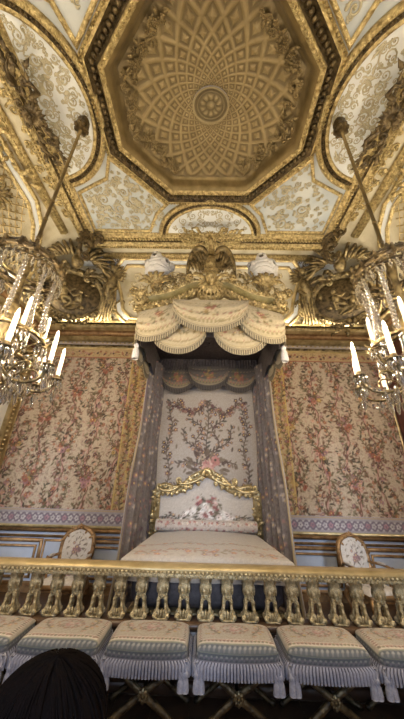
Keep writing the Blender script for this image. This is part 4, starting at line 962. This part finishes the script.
# ================================================================== ARMCHAIRS BY THE WALL
cva=Canvas(.5,.56,.009,(.64,.60,.56),.05); random.seed(95)
cva.bouquet(.25,.3,.12,9,[(.4,.2,.2),(.3,.2,.22),(.5,.35,.3)],[(.2,.17,.14),(.15,.12,.12),(.28,.24,.18)],.3)
for k in range(14): cva.leafs(.25+.15*math.cos(k*.45),.3+.19*math.sin(k*.45),k*.45+1.5,.05,(.32,.28,.22))
def make_armchair(label):
    t=thing('gilt_armchair',label,'armchair',(0,0,0),'gilt armchairs along the bed wall')
    W,D=.27,.27
    out=[(-.20,.50),(-.24,.62),(-.255,.78),(-.23,.92),(-.15,1.0),(-.06,1.035),(0,1.05)]; out=smooth(out+[(-x,z) for x,z in out[-2::-1]],4)
    BK=lambda V: np.stack([V[:,0],D-.02+(V[:,1]-.45)*.16-V[:,2],V[:,1]],1)
    m=MB(BK); sweep(m,np.vstack([out]),[(-.03,-.02),(-.03,.02),(.0,.04),(.03,.03),(.035,-.02)],True); 
    for q in resample(out,.07,True): leaf(m,q[0],q[1],random.uniform(0,TAU),.07,.017,.035,.01,.5)
    shell(m,0,1.04,.07,.03); bf=m.build('back_frame',DADOG,t,True,False,True)
    U=np.linspace(0,1,40); m=MB(); cx=out[:,0]; 
    def pan(u,v):
        z=.50+(1.045-.5)*v; w=np.interp(z,out[:len(out)//2+1,1],-out[:len(out)//2+1,0]); return BK(np.stack([(2*u-1)*w,z,.02+.03*np.sin(PI*u)*np.sin(PI*np.clip(v,.02,.98))],1))
    cloth(m,cva,pan); m.build('backrest',FAB,t,True,True,True)
    m=MB(); 
    def seat(u,v): x=(u-.5)*2; y=(v-.5)*2; return np.stack([(W+.01)*x*(1-.06*y),D*y,.41+.06*np.maximum((1-x**4)*(1-y**4),0)**.5],1)
    cloth(m,cva,seat,40,40); m.build('seat',FAB,t,True,True,True)
    m=MB(); box(m,(-W,-D,.34),(W,D,.42),.02); m.build('seat_rail',DADOG,t,True,False,True)
    for sx in(-1,1):
        for sy in(-1,1):
            m=MB(); P=smooth([(sx*(W-.03),sy*(D-.03),.36),(sx*(W+.0),sy*(D+.0),.28),(sx*(W-.04),sy*(D-.04),.12),(sx*(W-.01),sy*(D-.01),.02)],5); tube(m,P,np.interp(np.linspace(0,1,len(P)),[0,.35,.8,1],[.035,.03,.018,.024]),8); m.build('leg',DADOG,t,True,False,True)
        m=MB(); P=smooth([(sx*.245,D+.02,.68),(sx*.29,.1,.69),(sx*.30,-.06,.68),(sx*.28,-.13,.64),(sx*.27,-.08,.52),(sx*.26,-.06,.41)],5); tube(m,P,.02,8); blob(m,(sx*.30,-.14,.67),.03,8,6); ar=m.build('armrest',DADOG,t,True,False,True)
        m=MB(); blob(m,(sx*.29,.06,.705),(.03,.10,.018),8,6,0,(.5,.46,.43)); m.build('arm_pad',FAB,ar,True,True,True)
    return t
ac=make_armchair('gilt armchair with flowered oval back against the daylight-blue panelling left of the bed'); ac.location=(-2.08,5.12,0); ac.rotation_euler=(0,0,.04)
dup(ac,(2.56,5.12,0),.22,'gilt armchair with flowered oval back standing right of the bed, turned slightly')
dup(ac,(-3.52,4.85,0),PI/2-.1,'gilt armchair at the far left of which only a carved arm shows above the rail')

# ================================================================== CHANDELIERS
CHX,CHY=2.12,2.40
def drop(m,p,r,L):
    p=np.asarray(p,float); lathe(m,[(.0006,-L),(r,-L*.55),(r*.8,-L*.25),(.0006,0)],5,p)
def make_chandelier(label):
    t=thing('chandelier',label,'chandelier',(-CHX,CHY,2.30),'pair of crystal chandeliers'); c=A_(-CHX,CHY,0)
    m=MB(); tube(m,[c+A_(0,0,4.3),c+A_(0,0,7.2)],.022,8)
    for z in np.arange(4.5,7.1,.35): blob(m,c+A_(0,0,z),(.03,.03,.03),8,5)
    rod=m.build('rod',SOFF,t)
    m=MB(); lathe(m,[(.03,6.95),(.10,7.0),(.11,7.08),(.08,7.13),(.10,7.2),(.05,7.32)],12,c)
    for k in range(8): a=k*TAU/8; blob(m,c+A_(.09*math.cos(a),.09*math.sin(a),7.03),(.035,.035,.05),6,5)
    m.build('ceiling_boss',DARKG,t)
    m=MB(); an=np.linspace(0,TAU,36,endpoint=False)
    for z,r,w in ((4.02,.38,.026),(3.93,.36,.02),(4.09,.36,.016)): tube(m,c+np.stack([r*np.cos(an),r*np.sin(an),np.full(36,z)],1),w,6,closed=True)
    for k in range(16):
        a=k*TAU/16; p=c+A_(.37*math.cos(a),.37*math.sin(a),0); tube(m,[p+A_(0,0,4.0),p+A_(.02*math.cos(a),.02*math.sin(a),4.06),p+A_(.04*math.cos(a),.04*math.sin(a),4.10)],[.035,.028,.012],6)
    for k in range(8): a=k*TAU/8; tube(m,[c+A_(0,0,4.28),c+A_(.18*math.cos(a),.18*math.sin(a),4.30),c+A_(.37*math.cos(a),.37*math.sin(a),4.04)],[.02,.018,.015],6)
    blob(m,c+A_(0,0,4.28),(.09,.09,.07)); cr=m.build('crown',DARKG,t)
    m=MB()
    for k in range(40):
        a=k*TAU/40; drop(m,c+A_(.39*math.cos(a),.39*math.sin(a),3.92),.022,.12+.04*(k%2)); drop(m,c+A_(.24*math.cos(a),.24*math.sin(a),4.14+.1*(k%2)),.02,.10)
    m.build('crystal_fringe',CRYS,cr)['kind']='stuff'
    m=MB(); lathe(m,[(.02,2.52),(.06,2.56),(.04,2.66),(.1,2.74),(.12,2.8),(.05,2.9),(.03,3.1),(.07,3.25),(.09,3.4),(.04,3.6),(.035,3.9),(.06,4.1),(.03,4.4)],14,c); m.build('shaft',ANT,t)
    for k in range(10):
        a=(k+.5)*TAU/10; m=MB(); tt=np.linspace(0,1,17)
        for q in tt:
            r=.34-.03*math.sin(PI*q)+.04*q; z=3.90-.80*q; blob(m,c+A_(r*math.cos(a),r*math.sin(a),z),(.030,.030,.026),7,5)
        m.build('bead_chain',CRYS,t)
    m=MB(); an=np.linspace(0,TAU,30,endpoint=False)
    for z,r,w in ((3.10,.40,.022),(2.86,.30,.02)): tube(m,c+np.stack([r*np.cos(an),r*np.sin(an),np.full(30,z)],1),w,6,closed=True)
    for k in range(20): a=k*TAU/20; leaf_=[c+A_(.40*math.cos(a),.40*math.sin(a),3.10),c+A_(.46*math.cos(a),.46*math.sin(a),3.16)]; tube(m,leaf_,[.025,.006],5)
    m.build('hoop',ANT,t)
    for tier,(n,R,zb,ph,LC) in enumerate(((9,.61,2.76,-.05,.33),(6,.38,3.06,.55,.34))):
        for k in range(n):
            a=ph+k*TAU/n; e=A_(math.cos(a),math.sin(a),0); p=c+e*R
            m=MB(); tube(m,bez(c+e*.08+A_(0,0,zb+.05),c+e*R*.4+A_(0,0,zb-.22),c+e*R*.95+A_(0,0,zb-.24),p+A_(0,0,zb-.01),12),.014,6); spz=bez(c+e*.2+A_(0,0,zb-.1),c+e*.3+A_(0,0,zb+.1),c+e*.45+A_(0,0,zb+.08),c+e*.42+A_(0,0,zb-.02),10); tube(m,spz,.01,5)
            arm=m.build('arm',ANT,t)
            m=MB(); lathe(m,[(.012,-.02),(.055,.0),(.06,.012),(.03,.016),(.026,.05),(.02,.05)],10,p+A_(0,0,zb)); m.build('drip_pan',DARKG,arm)
            m=MB(); lathe(m,[(.023,.03),(.021,LC),(.008,LC+.004)],9,p+A_(0,0,zb)); cd=m.build('candle',WAX,arm)
            m=MB(); lathe(m,[(.005,LC),(.014,LC+.018),(.012,LC+.035),(.002,LC+.06)],8,p+A_(0,0,zb)); m.build('bulb',FLAME,cd)
            m=MB()
            for j in range(10): b=j*TAU/10; drop(m,p+A_(.055*math.cos(b),.055*math.sin(b),zb),.016,.08+.03*(j%2))
            dm_=MB(); drop(dm_,p+A_(0,0,zb-.10),.032,.16); dm_.build('crystal_drop',CRYS,arm)
            for j in range(7):   # festoon to the next arm
                f=j/7; b=a+f*TAU/n; r=R*.93; blob(m,c+A_(r*math.cos(b),r*math.sin(b),zb-.06-.14*math.sin(PI*f)),.016,6,4)
            for j in range(4): f=j/4; drop(m,c+A_(R*(.35+.5*f)*math.cos(a+.12),R*(.35+.5*f)*math.sin(a+.12),zb-.17),.02,.12)
            m.build('crystal_fringe',CRYS,arm)['kind']='stuff'
    for r,z,n in ((.34,2.66,22),(.22,2.56,16),(.12,2.48,10)):
        for k in range(n):
            a=k*TAU/n; m=MB(); drop(m,c+A_(r*math.cos(a),r*math.sin(a),z),.026,.15); m.build('crystal_drop',CRYS,t)
    m=MB(); blob(m,c+A_(0,0,2.36),.06,9,7); m.build('crystal_ball',CRYS,t)
    return t
ch=make_chandelier('crystal chandelier with lit candles hanging on the left of the room')
dup(ch,(CHX,CHY,2.30),.25,'crystal chandelier with lit candles hanging on the right of the room')

# ================================================================== THE VISITOR IN FRONT
def skin_mesh(name,pts,edges,rad,mt,parent,root=0,sub=2):
    me=bpy.data.meshes.new(name); me.from_pydata([tuple(p) for p in pts],edges,[]); o=bpy.data.objects.new(name,me); COL.objects.link(o)
    md=o.modifiers.new('skin','SKIN'); 
    if not me.skin_vertices: me.skin_vertices.new()
    for i,r in enumerate(rad):
        r=r if isinstance(r,tuple) else (r,r); me.skin_vertices[0].data[i].radius=r; me.skin_vertices[0].data[i].use_root=(i==root)
    s=o.modifiers.new('sub','SUBSURF'); s.levels=sub; s.render_levels=sub; me.materials.append(mt); me.polygons.foreach_set('use_smooth',[True]*len(me.polygons))
    md.use_smooth_shade=True
    if parent: o.parent=parent
    return o
k=.845; per=thing('person','dark-haired person seen from behind, standing in front of the stools at the lower left','person',(-.295,.76,0))
J={'pel':(0,0,.93),'sp':(0,0,1.1),'ch':(0,.0,1.28),'nk':(0,-.005,1.44),'hd0':(0,.01,1.50),'hd1':(0,.015,1.58),'hd2':(0,.0,1.64)}
names=list(J); pts=[J[q] for q in names]; E=[(0,1),(1,2),(2,3),(3,4),(4,5),(5,6)]; rad=[.13,.115,.125,.052,.062,.075,.06]
def chain(start,ps,rs):
    i=start
    for p,r in zip(ps,rs): pts.append(p); rad.append(r); E.append((i,len(pts)-1)); i=len(pts)-1
    return i
CL_=[];LG=[]
for s in(-1,1):
    i=chain(2,[(s*.16,0,1.37),(s*.20,.0,1.24),(s*.225,-.01,1.08),(s*.22,.05,.88),(s*.215,.08,.80)],[.06,.046,.038,.028,.026])
    for q,(dx,dy,dz) in enumerate(((-.0,.035,0),(0,.015,0),(0,-.005,0),(0,-.025,0))):
        chain(i,[(s*.215,.085+dy,.76),(s*.213,.092+dy,.715),(s*.205,.095+dy,.67+.008*abs(q-1))],[.010,.009,.008])
    chain(i,[(s*.20,.125,.78),(s*.19,.135,.74)],[.011,.009])
    chain(0,[(s*.09,0,.86),(s*.095,.01,.5),(s*.095,-.01,.1),(s*.10,.09,.03)],[.085,.058,.04,.035])
pts=[tuple(A_(*p)*k) for p in pts]; rad=[r*k for r in rad]
body=skin_mesh('body',pts,E,rad,SKIN,per)
P=lambda L:[tuple(A_(*p)*k) for p in L]
cp_=[(0,0,.86),(0,0,1.1),(0,0,1.28),(0,-.005,1.42),(-.16,0,1.37),(-.20,0,1.24),(-.225,-.01,1.08),(-.22,.045,.88),(.16,0,1.37),(.20,0,1.24),(.225,-.01,1.08),(.22,.045,.88)]
skin_mesh('coat',P(cp_),[(0,1),(1,2),(2,3),(2,4),(4,5),(5,6),(6,7),(2,8),(8,9),(9,10),(10,11)],[r*k for r in (.165,.145,.15,.07,.08,.064,.054,.045,.08,.064,.054,.045)],COAT,per,0)
tp=[(0,0,.92)]; te=[]; tr=[.14]
for s in(-1,1):
    b=len(tp); tp+=[(s*.09,0,.85),(s*.095,.01,.5),(s*.095,-.01,.09)]; tr+=[.1,.072,.06]; te+=[(0,b),(b,b+1),(b+1,b+2)]
skin_mesh('trousers',P(tp),te,[r*k for r in tr],TROU,per,0)
for s in(-1,1):
    m=MB(); blob(m,A_(s*.1,.05,.045)*k,A_(.05,.13,.045)*k,12,8); m.build('shoe',COAT,per,True,False,True)
m=MB(); hc=A_(0,.015,1.575)*k    # face on the far side
blob(m,hc+A_(0,.085,-.02),(.014,.02,.022),8,6)
for s in(-1,1): blob(m,hc+A_(s*.072,.0,-.01),(.012,.02,.03),8,6)
m.build('nose_and_ears',SKIN,body,True,False,True)
for s in(-1,1):
    m=MB(); blob(m,hc+A_(s*.03,.062,.012),(.012,.012,.008),8,6); m.build('eye',WAX,body,True,False,True)
m=MB(); blob(m,hc+A_(0,.072,-.055),(.024,.012,.007),8,6); m.build('mouth',SKIN,body,True,False,True)
m=MB(); n1,n2=48,40; th=np.linspace(.001,2.1,n2); an=np.linspace(0,TAU,n1,endpoint=False); TH,AN=np.meshgrid(th,an,indexing='ij')
keep=1-.22*np.clip(np.sin(AN),0,1)*np.clip((TH-.9)/1.2,0,1)*2
r=1+.008*np.sin(AN*23+TH*6)+.01*np.sin(AN*11)
V=np.stack([.113*np.sin(TH)*np.cos(AN)*r,.108*np.sin(TH)*np.sin(AN)*keep*r-.012,.092*np.cos(TH)*r+np.where(TH>1.4,-.05*(TH-1.4),0)],-1).reshape(-1,3)+hc+A_(0,0,.0)
m.add(V,[gridF(n2,n1,False,True)])
for q in range(160):
    a=random.uniform(0,TAU); t0=random.uniform(0,.6); tt=np.linspace(t0,t0+random.uniform(.7,1.3),8)
    tube(m,np.stack([.114*np.sin(tt)*np.cos(a+tt*.15),.110*np.sin(tt)*np.sin(a+tt*.15)*np.interp(tt,[0,.9,2.1],[1,1,1-.4*max(0,math.sin(a))])-.012,.094*np.cos(tt)],1)+hc,np.linspace(.0035,.0015,8),4)
m.build('hair',HAIRM,per,True,False,True)

# ================================================================== LIGHT
W=bpy.data.worlds.new('sky'); S.world=W; W.use_nodes=True; bg=W.node_tree.nodes['Background']; bg.inputs['Color'].default_value=(.55,.71,1,1); bg.inputs['Strength'].default_value=6.5
def light(name,kind,loc,energy,color,**k):
    l=bpy.data.lights.new(name,kind); l.energy=energy; l.color=color
    for a,b in k.items(): setattr(l,a,b)
    o=bpy.data.objects.new(name,l); COL.objects.link(o); o.location=loc; return o
for n,(a,b) in enumerate(WIN):   # portals only guide the sky light through the windows
    p=light('window_portal','AREA',((a+b)/2,YR-.3,(WZ0+WZ1)/2),1,(1,1,1),shape='RECTANGLE',size=b-a,size_y=WZ1-WZ0); p.rotation_euler=(PI/2,0,0); p.data.cycles.is_portal=True
sun=light('low_daylight','SUN',(0,-6,6),1.1,(.72,.82,1),angle=math.radians(7)); sun.rotation_euler=(math.radians(90-15),0,math.radians(1))
for sx in (-1,1):
    for k in range(6):
        a=k*TAU/6+.3; light('candle_light','POINT',(sx*CHX+.82*math.cos(a),CHY+.82*math.sin(a),3.28),33,(1,.80,.53),shadow_soft_size=.05)

# added fill: hidden lamp troughs lying on top of the cornice, shining up into the vault
for n,(x0,y0,x1,y1,e) in enumerate(((-3.9,YB-.25,3.9,YB-.25,80),(-XW+.25,5.2,-XW+.25,-.9,60),(XW-.25,5.2,XW-.25,-.9,60),(-3.9,YR+.25,3.9,YR+.25,100))):
    L=math.hypot(x1-x0,y1-y0); a=math.atan2(y1-y0,x1-x0)
    l=light('cove_fill_lamp','AREA',((x0+x1)/2,(y0+y1)/2,5.40),e,(1,.86,.62),shape='RECTANGLE',size=L,size_y=.07); l.rotation_euler=(PI,0,a)
    m=MB(); box(m,(-L/2,-.05,-.02),(L/2,.05,-.006),0,None,[[math.cos(a),-math.sin(a),0],[math.sin(a),math.cos(a),0],[0,0,1]],((x0+x1)/2,(y0+y1)/2,5.40)); struct('trim_%d'%(60+n),m,DARKG)  # trough body added under each fill lamp
# ================================================================== CAMERA
cd=bpy.data.cameras.new('camera'); cam=bpy.data.objects.new('camera',cd); COL.objects.link(cam); S.camera=cam
cd.sensor_fit='VERTICAL'; cd.sensor_height=36; cd.lens=270/719*36; cd.clip_start=.02
R=Matrix.Rotation(math.radians(.93),4,'Z')@Matrix.Rotation(math.radians(90+25.05),4,'X')@Matrix.Rotation(math.radians(1.5),4,'Z')
cam.matrix_world=Matrix.Translation((0,0,1.75))@R
vs=S.view_settings; vs.view_transform='Standard'; vs.look='None'; vs.gamma=1; vs.exposure=0.35; vs.use_curve_mapping=False
S.cycles.use_denoising=True; S.cycles.max_bounces=8; S.cycles.caustics_reflective=False; S.cycles.caustics_refractive=False; S.cycles.sample_clamp_indirect=6
